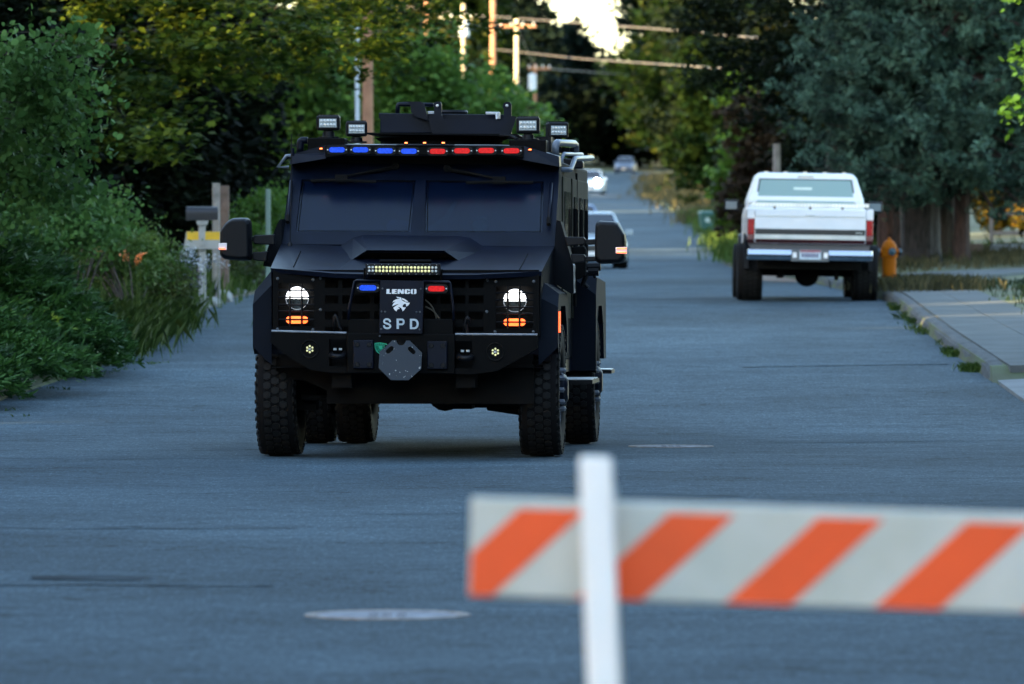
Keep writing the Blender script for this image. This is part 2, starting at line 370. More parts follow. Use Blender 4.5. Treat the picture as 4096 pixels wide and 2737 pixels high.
# ------------------------------------------------------------------ the armored truck
TH = R(3.8); TX, TY = -0.77, 49.3; S_, C_ = math.sin(TH), math.cos(TH)
truck = thing('armored_truck', 'black armored police truck with lit headlights driving up the middle of the road', 'armored truck', (TX, TY, 0), -TH)
def P(px, py, yl):
    k = (px - CX)/F; xl_ = (k*(TY + C_*yl) - TX - S_*yl)/(C_ + k*S_); Yw = TY - S_*xl_ + C_*yl
    return (xl_, yl, CH - (py - HY)/F*Yw)
def PP(pts, yl): return [P(x, y, yl) for x, y in pts]
def pprism(pts, yl, t, mb=None):
    mb = mb or MB(); f = PP(pts, yl); return mb.prism(f, [(a, b+t, c) for a, b, c in f])
def pbox(x0, y0, x1, y1, yl, t, mb=None): return pprism([(x0,y0),(x1,y0),(x1,y1),(x0,y1)], yl, t, mb)
Z1 = lambda x, y: (850+x/2.178, 380+y/2.178)
Z2 = lambda x, y: (1600+x/2.178, 380+y/2.178)
Z3 = lambda x, y: (950+x/2.614, 1000+y/2.614)
Z4 = lambda x, y: (1600+x/2.608, 1000+y/2.608)
Z5 = lambda x, y: (950+x/2.614, 1300+y/2.614)
Z6 = lambda x, y: (2150+x/2.4125, 550+y/2.4125)
Z7 = lambda x, y: (1480+x/3.667, 380+y/3.667)
ZE = lambda x, y: (1510+x/6.535, 1110+y/6.535)
ZO = lambda x, y: (1480+x/8.254, 1350+y/8.254)
HW = 1.075
# hull behind the cab front
mb = MB(); sec = [(-HW,.72),(HW,.72),(HW,2.30),(.78,2.425),(-.78,2.425),(-HW,2.30)]
def ring(y, s=sec): return [(x, y, z) for x, z in s]
mb.prism(ring(1.22), ring(5.25)); mb.build('body', M('hull_side_paint', (.003,.004,.006), rough=.8, spec=.12), truck, bevel=.012)
# cowl sides and lower front body: from the hood sides back to the body
mb = MB()
wl, wr = P(1125, 977, .45), P(2218, 986, .45); tl, tr_ = P(1167, 650, 1.2), P(2238, 658, 1.2)
for s, w, t in ((-1, wl, tl), (1, wr, tr_)):
    a = (s*HW, 1.24, .72); b = (s*HW, 1.24, t[2]); mb.quad((w[0], .45, .72), a, b, t, w)
    hl = P(1084, 1074, -.79) if s < 0 else P(2165, 1087, -.79)
    mb.quad((hl[0]*.985, -.78, .95), (w[0], .45, .72), w, hl)
mb.quad((-1.05, -.7, .70), (1.05, -.7, .70), (1.05, 1.24, .70), (-1.05, 1.24, .70))
mb.build('cab_side', MATS['hull_side_paint'], truck)
# hood
mb = MB()
def hv(x, y, d): return P(x, y, d)
h0,h1,h2,h3,h4,h5,h6 = [hv(*q) for q in ((1082,1073,-.80),(1187,1081,-.83),(1340,1094,-.88),(1620,1101,-.90),(1900,1099,-.88),(2066,1091,-.84),(2167,1086,-.80))]
b0,b1,b5,b6 = hv(1125,977,.45), hv(1215,979,.45), hv(2110,984,.45), hv(2218,986,.45)
w1,w2,w3,w4,w5,w6 = [hv(x,y,.05) for x, y in ((1204,1008),(1288,1009),(1424,1014),(1827,1016),(1974,1016),(2098,1016))]
s0,s1 = hv(1410,1039,-.30), hv(1834,1043,-.30)
mb.quad(h0,h1,w1,b1,b0); mb.quad(h6,b6,b5,w6,h5)
mb.quad(h1,w2,w1); mb.quad(h5,w6,w5); mb.quad(h1,h2,s0,w3,w2); mb.quad(h5,w5,w4,s1,h4)
mb.quad(h2,h3,s0); mb.quad(h3,h4,s1); mb.quad(h3,s1,s0)
mb.quad(w1,w2,w3,hv(1452,985,.45),b1); mb.quad(w6,b5,hv(1834,985,.45),w4,w5)
mb.quad(w3,s0,s1,w4,hv(1834,985,.45),hv(1452,985,.45))
drop = lambda p: (p[0]*.995, p[1]+.01, p[2]-.035)
e = [h0,h1,h2,h3,h4,h5,h6]
for i in range(6): mb.quad(e[i], e[i+1], drop(e[i+1]), drop(e[i]))
mb.build('hood', armor, truck)
sm = MB()      # panel seams on the hood
for a, b in (((1203,1006,.06),(1174,1070,-.70)), ((2112,1017,.06),(2078,1080,-.72))): sm.tube([Vector(hv(*a))+Vector((0,0,.002)), Vector(hv(*b))+Vector((0,0,.004))], .004, 5)
sm.build('hood_seam', black, truck)
# scoop
mb = MB()
TL,TR,FR,FL = hv(1451.5,940,.38), hv(1834,945,.38), hv(1777,1003,-.38), hv(1467,1001,-.38)
k1,k2,k3,k4 = hv(1412,952,.42), hv(1325,1009,.42), hv(1880,952,.42), hv(1983,1016,.42)
q0, q1 = hv(1408,1040,-.28), hv(1836,1044,-.28)
mb.quad(TL,TR,FR,FL); mb.quad(TL,FL,q0,k2,k1); mb.quad(TR,k3,k4,q1,FR)
mb.quad(TL,k1,(k1[0],.46,k1[2]),(k3[0],.46,k3[2]),k3,TR)
mb.quad(FL,FR,(FR[0],FR[1]+.03,FR[2]-.012),(FL[0],FL[1]+.03,FL[2]-.012))
mb.build('hood_scoop', armor, truck)
mb = MB(); d_ = lambda p, dy, dz=0: (p[0], p[1]+dy, p[2]+dz)
mb.quad(d_(FL,.05,-.02), d_(FR,.05,-.02), d_(q1,.12,0), d_(q0,.12,0)); mb.build('scoop_mouth', black, truck)
mb = MB(); a = hv(1518,1046,-.45); b = hv(1725,1046,-.45); mb.tube([a, b], .014, 8); mb.build('scoop_slat', armor_lo, truck)
hm = MB()
for a, b in ((Z1(820,1352), Z1(905,1352)), (Z1(930,1354), Z1(1045,1356)), (Z2(800,1366), Z2(880,1366)), (Z2(905,1367), Z2(965,1367)), (Z2(985,1370), Z2(1065,1370))):
    p, q = P(*a, .40), P(*b, .40); hm.box(p[0], q[0], .36, .40, p[2]-.012, p[2]+.012)
hm.build('hood_hinge', black, truck)
# grab handles on the hood
for a, b, c, d in ((Z1(592,1440), Z1(592,1358), Z1(622,1302), Z1(622,1380)), (Z2(1208,1468), Z2(1208,1388), Z2(1245,1325), Z2(1248,1400))):
    pts = [P(*a,-.45), P(*b,-.45), P(*c,.05), P(*d,.05)]
    MB().tube(smooth_path(pts, 3)[:1]+[pts[0],pts[1],Vector(pts[1])*.9+Vector(pts[2])*.1,pts[2],pts[3]], .016, 8).build('grab_handle', armor, truck, smooth=True)
# windshield panel with two openings
def WP(px, py): return P(px, py, .45 + (981-py)/325*.75)
cx_ = {}
rows_ = [('t', lambda f: 652+f*8), ('wt', lambda f: 718+f*8), ('wb', lambda f: 927+f*4), ('b', lambda f: 977+f*9)]
colx = {'t': [1167,1212,1661,1705,2182,2238], 'wt': [1158,1206,1663,1703,2176,2235], 'wb': [1131,1183,1642,1699,2169,2222], 'b': [1125,1176,1636,1698,2168,2218]}
G = [[WP(colx[r][i], f((colx[r][i]-1125)/1100)) for i in range(6)] for r, f in rows_]
mb = MB()
for r in range(3):
    for c in range(5):
        if r == 1 and c in (1, 3): continue
        mb.quad(G[r][c], G[r][c+1], G[r+1][c+1], G[r+1][c])
ins = lambda p: (p[0], p[1]+.05, p[2]-.012)
for c in (1, 3):
    q = [G[1][c], G[1][c+1], G[2][c+1], G[2][c]]
    for i in range(4): mb.quad(q[i], q[(i+1) % 4], ins(q[(i+1) % 4]), ins(q[i]))
mb.build('windshield_frame', armor, truck)
for c in (1, 3):
    q = [Vector(G[1][c]), Vector(G[1][c+1]), Vector(G[2][c+1]), Vector(G[2][c])]; ce = sum(q, Vector())/4
    q = [p + (ce-p)*.004 for p in q]
    mb = MB(); mb.prism([(p.x, p.y+.022, p.z-.005) for p in q], [(p.x, p.y+.045, p.z-.01) for p in q])
    o = mb.build('windshield', wglass, truck)
    m2 = MB(); L = [p + (ce-p)*.035 for p in q]
    for i in range(4): m2.tube([Vector((L[i].x, L[i].y+.019, L[i].z)), Vector((L[(i+1)%4].x, L[(i+1)%4].y+.019, L[(i+1)%4].z))], .003, 4)
    m2.build('window_seal', armor_lo, o)
# a glimpse of the cab through the glass
cabm = M('cab_interior', (.02, .03, .05), rough=.9); teal = M('teal_cloth', (.05, .32, .30), rough=.8, var=.4, scale=12); blupap = M('blue_folder', (.06, .16, .38), rough=.8)
mb = MB(); mb.box(-.98,.98,1.9,1.95,1.45,2.2); mb.box(-.98,.98,.62,.9,1.50,1.60); mb.build('dashboard', cabm, truck)
p = P(*Z2(705,1140), .95); 
bmx = MB()
bmx.lathe([(0,-.06),(.05,-.05),(.07,-.01),(.065,.03),(.04,.055),(0,.06)], p, n=14); bmx.box(p[0]-.03,p[0]+.06,p[1]-.02,p[1]+.04,p[2]-.03,p[2]+.075)
bmx.build('dash_box', teal, truck, bevel=.01)
pprism([Z2(230,1185), Z2(400,1185), Z2(440,1040), Z2(500,930), Z2(470,930), Z2(380,1060), Z2(235,1160)], 1.0, .02).build('seat_belt_strap', teal, truck)
pprism([Z1(1520,1180), Z1(1712,1182), Z1(1712,1095), Z1(1560,1085), Z1(1515,1130)], .80, .02).build('dash_folder', blupap, truck)
# brow above the windshield
mb = MB()
bot = [(1157,659),(1300,635),(1392,623),(1990,626),(2060,634),(2238,668)]; top = [(1172,617),(1300,581),(1392,579),(1990,582),(2096,585),(2236,627)]
f = [P(x,y,.98) for x, y in bot]; g = [P(x,y,1.02) for x, y in top]
mb.prism(f + g[::-1], [(a, 1.24, c+.01) for a, b, c in f] + [(a, 1.24, c+.01) for a, b, c in g[::-1]])
mb.build('brow_visor', armor, truck)
mb = MB(); mb.prism([P(x,y,.95) for x, y in ((1300,581),(2096,585),(2094,632),(1990,622),(1392,620),(1302,632))], [P(x,y,.99) for x, y in ((1300,581),(2096,585),(2094,632),(1990,622),(1392,620),(1302,632))])
mb.build('light_panel', armor_lo, truck, bevel=.006)
pbox(1585, 578.5, 1817, 580.5, .93, .05).build('trim_strip', blackp, truck)
# strobe lights
def capsule(cx, cy, w, h, n=6):
    r = h/2; a = w/2 - r; pts = []
    for s, t0 in ((1, -90), (-1, 90)):
        for i in range(n+1):
            t = R(t0 + 180*i/n); pts.append((cx + s*a + r*math.cos(t), cy + r*math.sin(t)))
    return pts
def strobe(cx, cy, w, h, d, lens, k=1.0):
    bz = pprism(capsule(cx, cy, w*1.42, h*1.75), d, .03).build('light_bezel', blackp, truck)
    mb = MB(); c = [P(x, y, d-.012) for x, y in capsule(cx, cy, w, h)]; bk = [P(x, y, d-.001) for x, y in capsule(cx, cy, w*1.04, h*1.08)]
    mb.prism(c, bk); mb.build('lens', lens, bz)
    mb = MB()
    for s in (-1, 1): mb.lathe([(0,-.004),(.006,-.003),(.006,.002)], P(cx+s*w*.60, cy, d-.002), axis='y', n=8)
    mb.build('screw', steel, bz)
for x, y in ((1348,600),(1442,600),(1540,604),(1635.5,605.5)): strobe(x, y, 62, 20, .945, bluel)
for x, y in ((1750,606),(1848,604),(1945,603),(2046,604)): strobe(x, y, 62, 20, .945, redl)
strobe(1471.5, 1152, 67, 21, -1.02, bluel); strobe(1745.5, 1155.5, 66, 21, -1.02, redl)
def marker(cx, cy, d):
    m = pbox(cx-8, cy-6, cx+8, cy+7, d, .03).build('marker_light', blackp, truck)
    mb = MB()
    for s in (-3, 3): mb.lathe([(0,-.008),(.0048,-.006),(.0055,.001)], P(cx+s, cy, d-.001), axis='y', n=8)
    mb.build('bulb', amberm, m)
for x, y, d in ((1284,595,1.0),(1624.5,572,1.15),(1698,572,1.15),(1773,572,1.15),(2120,599,1.0)): marker(x, y, d)
# roof boxes and swivel work lights
for (x0, y0, x1, y1) in ((1231,553,1378,616),(2037,560,2184,618)):
    pprism([(x0,y0),(x1,y0),(x1,y1-24),(x0,y1)] if x0 < 1500 else [(x0,y0),(x1,y0),(x1,y1),(x0,y1-24)], 1.03, .3).build('roof_box', armor_lo, truck, bevel=.006)
def worklight(x0, y0, x1, y1, yb, d, turn=0, n=5):
    cx, cy = (x0+x1)/2, (y0+y1)/2; p = P(cx, cy, d); w = (P(x1, cy, d)[0]-P(x0, cy, d)[0])/2; h = (P(cx, y0, d)[2]-P(cx, y1, d)[2])/2; zb = P(cx, yb, d)[2]
    root = bpy.data.objects.new('work_light', None); col.objects.link(root); root.parent = truck; root.location = (p[0], p[1], p[2]); root.rotation_euler = (0, 0, turn)
    MB().box(-w, w, -.02, .10, -h, h).build('housing', blackp, root, bevel=.016)
    m = MB(); 
    for k in range(13): m.box(-w*.82+k*w*.1366-.004, -w*.82+k*w*.1366+.004, 0, .09, h*.99, h+.008)
    m.build('cooling_fin', blackp, root)
    MB().box(-w*.74, w*.74, -.026, -.018, -h*.60, h*.56).build('reflector', lenswh, root)
    m = MB()
    for r in (-1, 1):
        for i in range(n): m.lathe([(0,-.010),(w*.10,-.006),(w*.135,.002)], (w*(-.56+i*1.12/(n-1)), -.027, r*h*.27), axis='y', n=10)
    m.build('led', ledw, root)
    m = MB(); m.lathe([(.045, -h-.01), (.05, zb-p[2]+.012), (.085, zb-p[2]+.01), (.085, zb-p[2]-.002)], (0, .04, 0), n=16); m.box(-.035,.035,.015,.065,-h-.02,-h); m.build('swivel_base', blackp, root)
worklight(1266,463,1359,522,552,1.15); worklight(1384,486,1469,546,571,2.1, turn=.12)
worklight(2065,469,2158,535,560,1.15); worklight(2190,490,2274,553,575,2.1, turn=.28)
# roof turret
zt = 2.44
mb = MB(); pl = P(1470,533,2.0); pr_ = P(2075,539,2.0)
mb.lathe([(.50,2.42),(.50,2.50),(.55,2.53)], (0.02,2.6,0), n=28); mb.build('turret_ring', black, truck)
pprism([(1465,531),(2070,537),(2078,541),(2078,545),(1465,537)], 1.95, 1.3).build('turret_base', armor_lo, truck)
mb = pprism([Z7(128,268),Z7(1960,290),Z7(1960,560),Z7(150,560),Z7(150,350),Z7(130,345)], 2.05, 1.0); tur = mb.build('turret', armor, truck, bevel=.01)
pprism([Z7(860,350),Z7(880,318),Z7(940,300),Z7(940,170),Z7(925,150),Z7(945,110),Z7(990,98),Z7(1035,105),Z7(1052,140),Z7(1050,290),Z7(1075,355),Z7(1900,358),Z7(1955,345),Z7(1965,205),Z7(1942,180),Z7(1960,125),Z7(2000,103),Z7(2050,108),Z7(2075,140),Z7(2072,310),Z7(2148,322),Z7(2065,575),Z7(920,585),Z7(870,400)], 1.95, .025).build('hatch_shield', armor, tur)
pprism([Z7(485,98),Z7(735,100),Z7(790,125),Z7(855,370),Z7(835,370),Z7(680,325),Z7(600,250),Z7(600,180),Z7(565,112),Z7(485,106)], 1.98, .02).build('folded_shield', armor, tur)
MB().tube([P(*Z7(405,270),2.15), P(*Z7(407,170),2.15), P(*Z7(420,142),2.15), P(*Z7(450,138),2.15), P(*Z7(930,148),2.15)], .018, 8).build('hatch_bar', armor, tur, smooth=True)
pprism([Z7(845,240),Z7(935,238),Z7(935,300),Z7(860,300)], 2.1, .1).build('clamp', silverp, tur, bevel=.005)
m = pprism([Z7(1695,248),Z7(1905,250),Z7(1905,355),Z7(1870,355),Z7(1865,290),Z7(1695,290)], 1.92, .06); m.build('clamp', silverp, tur, bevel=.005)
pprism([Z7(1840,290),Z7(1865,258),Z7(1868,355),Z7(1848,355)], 1.915, .01).build('clamp_face', letw, tur)
m = MB(); p = P(*Z7(1190,258), 2.4); m.lathe([(0,-.018),(.13,-.018),(.14,0),(.13,.018),(0,.018)], p, n=24); m.build('hatch_disc', blackp, tur)
m = MB()
for x, y in ((990,160),(2010,160)): m.lathe([(0,-.03),(.012,-.028),(.012,.0)], P(*Z7(x,y),1.95), axis='y', n=8)
m.build('pivot_bolt', steel, tur)
MB().tube([P(*Z7(1900,600),1.9), P(*Z7(2040,600),1.9), P(*Z7(2100,620),1.85), P(*Z7(2150,650),1.8)], .014, 8).build('turret_hose', blackp, tur, smooth=True)
# wipers
for piv, mid, a, b in ((Z1(1600,620), Z1(1130,718), Z1(862,750), Z1(1430,760)), (Z2(415,640), Z2(870,735), Z2(580,768), Z2(1163,765))):
    f_ = lambda q, o=.05: tuple(Vector(WP(*q)) + Vector((0, -o, 0)))
    arm = MB().tube([f_(piv), f_(mid, .06)], .010, 6).tube([f_((piv[0]+(mid[0]-piv[0])*.0, piv[1]+8), .03), f_((piv[0]+(mid[0]-piv[0])*.9, piv[1]+(mid[1]-piv[1])*.9), .055)], .006, 6)
    arm.lathe([(.03,-.05),(.03,.03)], WP(*piv), axis='y', n=10); w = arm.build('wiper', black, truck)
    m = MB().tube([f_(a,.05), f_(((a[0]+mid[0])/2, (a[1]+mid[1])/2+5), .055), f_((mid[0], mid[1]+11), .06), f_(((b[0]+mid[0])/2, (b[1]+mid[1])/2+6), .055), f_(b,.05)], .013, 6)
    m.box(*[c for c in (WP(*mid)[0]-.05, WP(*mid)[0]+.05, WP(*mid)[1]-.09, WP(*mid)[1]-.05, WP(*mid)[2]-.04, WP(*mid)[2]+.02)])
    m.build('wiper_blade', black, w)
# drip rails / handles beside the windows
for a, b in ((Z1(692,752), Z1(662,1110)), (Z2(1322,772), Z2(1300,1130))):
    MB().tube([Vector(WP(*a))+Vector((0,-.05,0)), Vector(WP(*b))+Vector((0,-.05,0))], .014, 8).build('pillar_handle', armor, truck, smooth=True)
    MB().tube([Vector(WP(b[0], b[1]-25))+Vector((0,-.055,0)), Vector(WP(*b))+Vector((0,-.055,0))], .018, 8).build('handle_grip', black, truck)
MB().tube([P(*Z1(674,1330),.36), P(*Z1(676,1290),.38)], .016, 8).tube([P(*Z1(676,1300),.38), P(*Z1(690,700),.5), P(*Z1(690,345),.55)], .004, 5).build('antenna', blackp, truck)
MB().tube([P(*Z1(698,465),.9), P(*Z1(698,535),.9)], .016, 6).build('corner_post', armor, truck)
# roof side tubes
MB().tube(smooth_path([P(*Z1(765,505),1.3), P(*Z1(765,420),1.3), P(*Z1(780,398),1.3), P(*Z1(830,397),1.3)], 2), .03, 8).build('roof_rail', armor, truck, smooth=True)
MB().tube([P(*Z1(690,530),1.2), P(*Z1(645,530),1.2), P(*Z1(570,628),1.2), P(*Z1(665,632),1.2)], .014, 8).build('side_rail', M('rail_paint', (.12,.14,.17), rough=.4), truck, smooth=True)
railp = MATS['rail_paint']
MB().tube([P(*Z6(172,165),1.35), P(*Z6(175,70),1.35), P(*Z6(190,52),1.4), P(*Z6(350,60),2.4), P(*Z6(365,72),2.5), P(*Z6(368,140),2.5)], .03, 8).build('roof_rail', railp, truck, smooth=True)
MB().tube([P(*Z6(210,280),1.25), P(*Z6(255,160),1.4), P(*Z6(430,165),3.0)], .016, 8).build('side_rail', railp, truck, smooth=True)
MB().tube([P(*Z6(220,312),1.4), P(*Z6(320,312),1.9), P(*Z6(360,205),2.1), P(*Z6(525,200),3.2)], .022, 8).build('side_rail', railp, truck, smooth=True)
m = MB()
for i, (x, d) in enumerate(((205,1.6),(245,1.8),(285,2.0),(330,2.3))): m.tube([P(*Z6(x,90+i*4),d), P(*Z6(x,150),d)], .02, 6)
m.box(.86,.98,1.6,3.0,2.40,2.52); m.build('roof_rack', blackp, truck)
# gear on the right-hand side of the hull
olive = M('side_panel_olive', (.022,.023,.016), rough=.8, var=.3, scale=2, spec=.1)
X = HW
mb = MB(); mb.box(X-.02, X+.012, 1.45, 2.55, 1.05, 2.2); door = mb.build('side_door', olive, truck, bevel=.008)
winm = M('side_glass', (.02,.02,.02), rough=.06, spec=1.0)
MB().box(X+.012, X+.02, 1.60, 2.35, 1.62, 2.08).build('door_window', winm, door)
MB().box(X+.010, X+.05, 2.36, 2.46, 1.3, 1.42).build('handle', blackp, door)
MB().box(X-.02, X+.012, 2.75, 5.1, 1.05, 2.2).build('side_panel', olive, truck, bevel=.008)
for y0 in (2.95, 3.75, 4.5): MB().box(X+.012, X+.022, y0, y0+.45, 1.65, 2.05).build('side_window', winm, truck)
for y0 in (2.62, 3.55, 4.3): MB().tube([(X+.04,y0,1.15),(X+.04,y0,1.95)], .018, 6).build('side_handrail', blackp, truck)
pbox(*Z6(232,440), *Z6(292,605), 2.5, .05).build('gun_port_cover', black, truck)
pprism([Z6(348,345),Z6(385,345),Z6(385,690),Z6(348,690)], 3.4, .05).build('hinge_post', black, truck)
pprism([Z6(318,705),Z6(345,705),Z6(345,955),Z6(318,955)], 2.9, .05).build('latch_bar', black, truck)
pprism([Z6(415,735),Z6(440,735),Z6(440,755),Z6(415,755)], 4.8, .05).build('rear_latch', black, truck)
pprism([Z6(250,200),Z6(420,215),Z6(440,240),Z6(438,300),Z6(350,300),Z6(250,250)], 3.4, .2).build('side_lamp_box', blackp, truck, bevel=.01)
# cowl wedges that carry the mirrors
for pts, d in (([Z1(600,1082), Z1(600,1300), Z1(505,1500), Z1(440,1490), Z1(480,1340), Z1(545,1170), Z1(580,1095)], .42),
               ([Z6(186,800), Z6(222,808), Z6(345,1240), Z6(350,1500), Z6(330,1512), Z6(145,1400), Z6(165,1065)], .42)):
    m = MB(); f_ = PP(pts, d); m.prism(f_, [(a*.99, b+.5, c) for a, b, c in f_]); m.build('cowl_wedge', MATS['hull_side_paint'], truck)
# mirrors
def mirror(out, arms, ind, ind_l, d, sgn):
    root = bpy.data.objects.new('side_mirror', None); col.objects.link(root); root.parent = truck
    f_ = PP(out, d); cx0 = sum(p[0] for p in f_)/len(f_); cz0 = sum(p[2] for p in f_)/len(f_)
    sh = lambda k, dy: [(cx0+(a-cx0)*k, b+dy, cz0+(c-cz0)*k) for a, b, c in f_]
    m = MB(); n = len(f_); rings = [sh(.86,-.09), sh(.95,-.06), sh(1,0), sh(1,.12), sh(.97,.15)]
    m.v = [q for r_ in rings for q in r_]; m.f = [tuple(range(n)), tuple(range(5*n-1, 4*n-1, -1))]
    for i in range(4): m.f += [(i*n+k, (i+1)*n+k, (i+1)*n+(k+1)%n, i*n+(k+1)%n) for k in range(n)]
    shell = m.build('mirror_shell', blackp, root, bevel=.012)
    for i, a in enumerate(arms):
        thin = (i % 2 == 1); pprism(a, d+(.05 if thin else .03), .05 if thin else .09).build('mirror_arm', blackp, root, bevel=.008)
    pprism(ind, d-.10, .03).build('indicator', letw, root, bevel=.004)
    for a in ind_l: pprism(a, d-.108, .006).build('indicator_led', M('indicator_glow', (1,.3,.1), emis=(1,.12,.03), es=.5), root)
lm = [Z1(68,1195), Z1(80,1165), Z1(115,1115), Z1(150,1088), Z1(180,1075), Z1(240,1070), Z1(290,1070), Z1(315,1085), Z1(328,1115), Z1(333,1250), Z1(335,1430), Z1(320,1443), Z1(240,1445), Z1(110,1432), Z1(80,1415), Z1(66,1385)]
mirror(lm, [[Z1(358,1222),Z1(540,1215),Z1(540,1308),Z1(368,1300),Z1(355,1285)], [Z1(325,1235),Z1(362,1232),Z1(362,1278),Z1(325,1276)], [Z1(345,1372),Z1(480,1362),Z1(470,1452),Z1(350,1440)], [Z1(325,1385),Z1(350,1382),Z1(350,1425),Z1(325,1422)]],
       [Z1(52,1292),Z1(125,1290),Z1(125,1352),Z1(54,1350)], [[Z1(56,1335),Z1(110,1337),Z1(110,1347),Z1(56,1345)]], .2, -1)
rmr = [Z6(560,840),Z6(578,812),Z6(605,803),Z6(745,810),Z6(775,825),Z6(800,862),Z6(845,935),Z6(853,1000),Z6(850,1160),Z6(835,1195),Z6(790,1218),Z6(600,1222),Z6(575,1205),Z6(553,1170),Z6(552,1000)]
mirror(rmr, [[Z6(262,958),Z6(450,962),Z6(460,985),Z6(458,1035),Z6(285,1048)], [Z6(455,985),Z6(575,980),Z6(575,1035),Z6(455,1038)], [Z6(318,1125),Z6(450,1128),Z6(462,1150),Z6(460,1200),Z6(335,1215)], [Z6(455,1150),Z6(575,1150),Z6(575,1195),Z6(455,1198)]],
       [Z6(752,1060),Z6(862,1058),Z6(862,1125),Z6(754,1122)], [[Z6(765,1066),Z6(860,1064),Z6(860,1076),Z6(765,1076)], [Z6(760,1104),Z6(860,1104),Z6(860,1117),Z6(760,1115)]], .3, 1)
# shackle and chain gear behind the mirror
m = MB()
for a, b, r_ in (((480,1250),(610,1245),.035), ((490,1290),(590,1290),.04), ((480,1300),(430,1440),.02), ((450,1410),(490,1450),.015), ((540,1300),(555,1360),.012)): m.tube([P(*Z6(*a),2.6), P(*Z6(*b),2.6)], r_, 8)
m.build('hanging_gear', blackp, truck)
m = MB()
for k in range(15): m.lathe([(0,-.014),(.014,-.006),(.014,.006),(0,.014)], P(*Z6(348+math.sin(k)*3,1240+k*18), .45), n=6)
m.build('chain', steel, truck)
pprism([Z6(325,1060),Z6(450,1050),Z6(468,1080),Z6(465,1330),Z6(400,1370),Z6(360,1370)], 2.4, .1).build('tool_box', black, truck, bevel=.01)
# front face plate with slots
D = -.80
def holed(outer, holes, yl, t, name, mat, parent):
    x0, y0, x1, y1 = outer; xs = sorted({x0, x1} | {h[0] for h in holes} | {h[2] for h in holes}); ys_ = sorted({y0, y1} | {h[1] for h in holes} | {h[3] for h in holes})
    m = MB(); inh = lambda x, y: any(h[0] < x < h[2] and h[1] < y < h[3] for h in holes)
    for i in range(len(xs)-1):
        for j in range(len(ys_)-1):
            if not inh((xs[i]+xs[i+1])/2, (ys_[j]+ys_[j+1])/2): m.quad(*PP([(xs[i],ys_[j]),(xs[i+1],ys_[j]),(xs[i+1],ys_[j+1]),(xs[i],ys_[j+1])], yl))
    for h in holes:
        c = PP([(h[0],h[1]),(h[2],h[1]),(h[2],h[3]),(h[0],h[3])], yl)
        for i in range(4):
            a, b = c[i], c[(i+1)%4]; m.quad(a, b, (b[0],b[1]+t,b[2]), (a[0],a[1]+t,a[2]))
    return m.build(name, mat, parent)
holes = []
for (ya, yb) in ((1119,1152),(1182,1215),(1246,1279),(1308,1326)):
    for (xa, xb) in ((1300,1354),(1369,1480),(1497,1620),(1640,1745),(1762,1861),(1875,1934)): holes.append((xa, ya, xb, yb))
holes += [(1112,1134,1256,1306), (1983,1145,2132,1315)]
holed((1091,1080,2157,1334), holes, D, .025, 'grille_panel', armor_lo, truck)
pbox(1091,1080,2157,1334, D+.16, .02).build('grille_backing', black, truck)
for (x0, x1, yo) in ((1112,1256,0),(1983,2132,10)):
    cx, cy = ((1189,1193) if x0 < 1500 else (2060,1202.5)); p = P(cx, cy, D+.05); r = 46/F*48.5
    hl = MB().lathe([(r*1.12,-.01),(r*1.14,.02),(r*1.02,.03),(r,.0),(r*1.02,-.012)], p, axis='y', n=32, closed=True).build('headlight', blackp, truck)
    # half lens: lit top, clear reflector bottom
    def disc(z0, z1, mat, nm, dy):
        pts = []
        for i in range(41):
            z = z0 + (z1-z0)*i/40; pts.append((p[0]+math.sqrt(max(0, (r*.97)**2 - z*z)), p[1]+dy, p[2]+z))
        for i in range(41):
            z = z1 - (z1-z0)*i/40; pts.append((p[0]-math.sqrt(max(0, (r*.97)**2 - z*z)), p[1]+dy, p[2]+z))
        m = MB(); m.prism(pts, [(a, b+.01, c) for a, b, c in pts]); return m.build(nm, mat, hl)
    disc(-r*.04, r*.955, headm, 'lit_lens', .0)
    disc(-r*.955, -r*.05, M('headlight_clear', (.05,.06,.065), rough=.2, metal=.2, var=.8, scale=25), 'lower_lens', .0)
    MB().lathe([(r*.96,-.004),(r*1.05,-.012),(r*1.08,.0),(r*.99,.006)], p, axis='y', n=32, closed=True).build('chrome_ring', silverp, hl)
    tc_ = (1188,1280) if x0 < 1500 else (2058,1289.5)
    t_ = pprism(capsule(tc_[0], tc_[1], 96, 33), D+.05, .03).build('turn_signal', blackp, truck); 
    pprism(capsule(tc_[0], tc_[1], 88, 29), D+.044, .01).build('lens', ambert, t_)
    g_ = MB()
    for dx in (-29, 18.5): g_.tube([P(cx+dx,1136+yo,D+.01), P(cx+dx,1304+yo,D+.01)], .009, 6)
    for yy in (1162,1190,1219,1245,1279): g_.tube([P(x0-1,yy+yo,D+.012), P(x1+1,yy+yo,D+.012)], .007, 6)
    g_.build('headlight_guard', blackp, truck)
m = MB()
for x, y in (Z3(420,300),Z3(790,312),Z3(868,295),Z3(868,625),Z3(418,830),Z3(788,835),Z4(912,315),Z4(1000,330),Z4(1395,330),Z4(905,645),Z4(992,855),Z4(1390,855)): m.lathe([(0,-.010),(.010,-.008),(.013,.0)], P(x,y,D), axis='y', n=8)
m.build('bolt', steel and M('bolt_paint', (.05,.06,.07), rough=.4), truck)
# side returns of the nose
m = MB()
for s, xa in ((-1,1091),(1,2157)):
    a, b = P(xa,1080,D), P(xa,1334,D); m.quad(a, b, (b[0], .45, b[2]), (a[0], .45, a[2]))
m.build('nose_side', armor, truck)
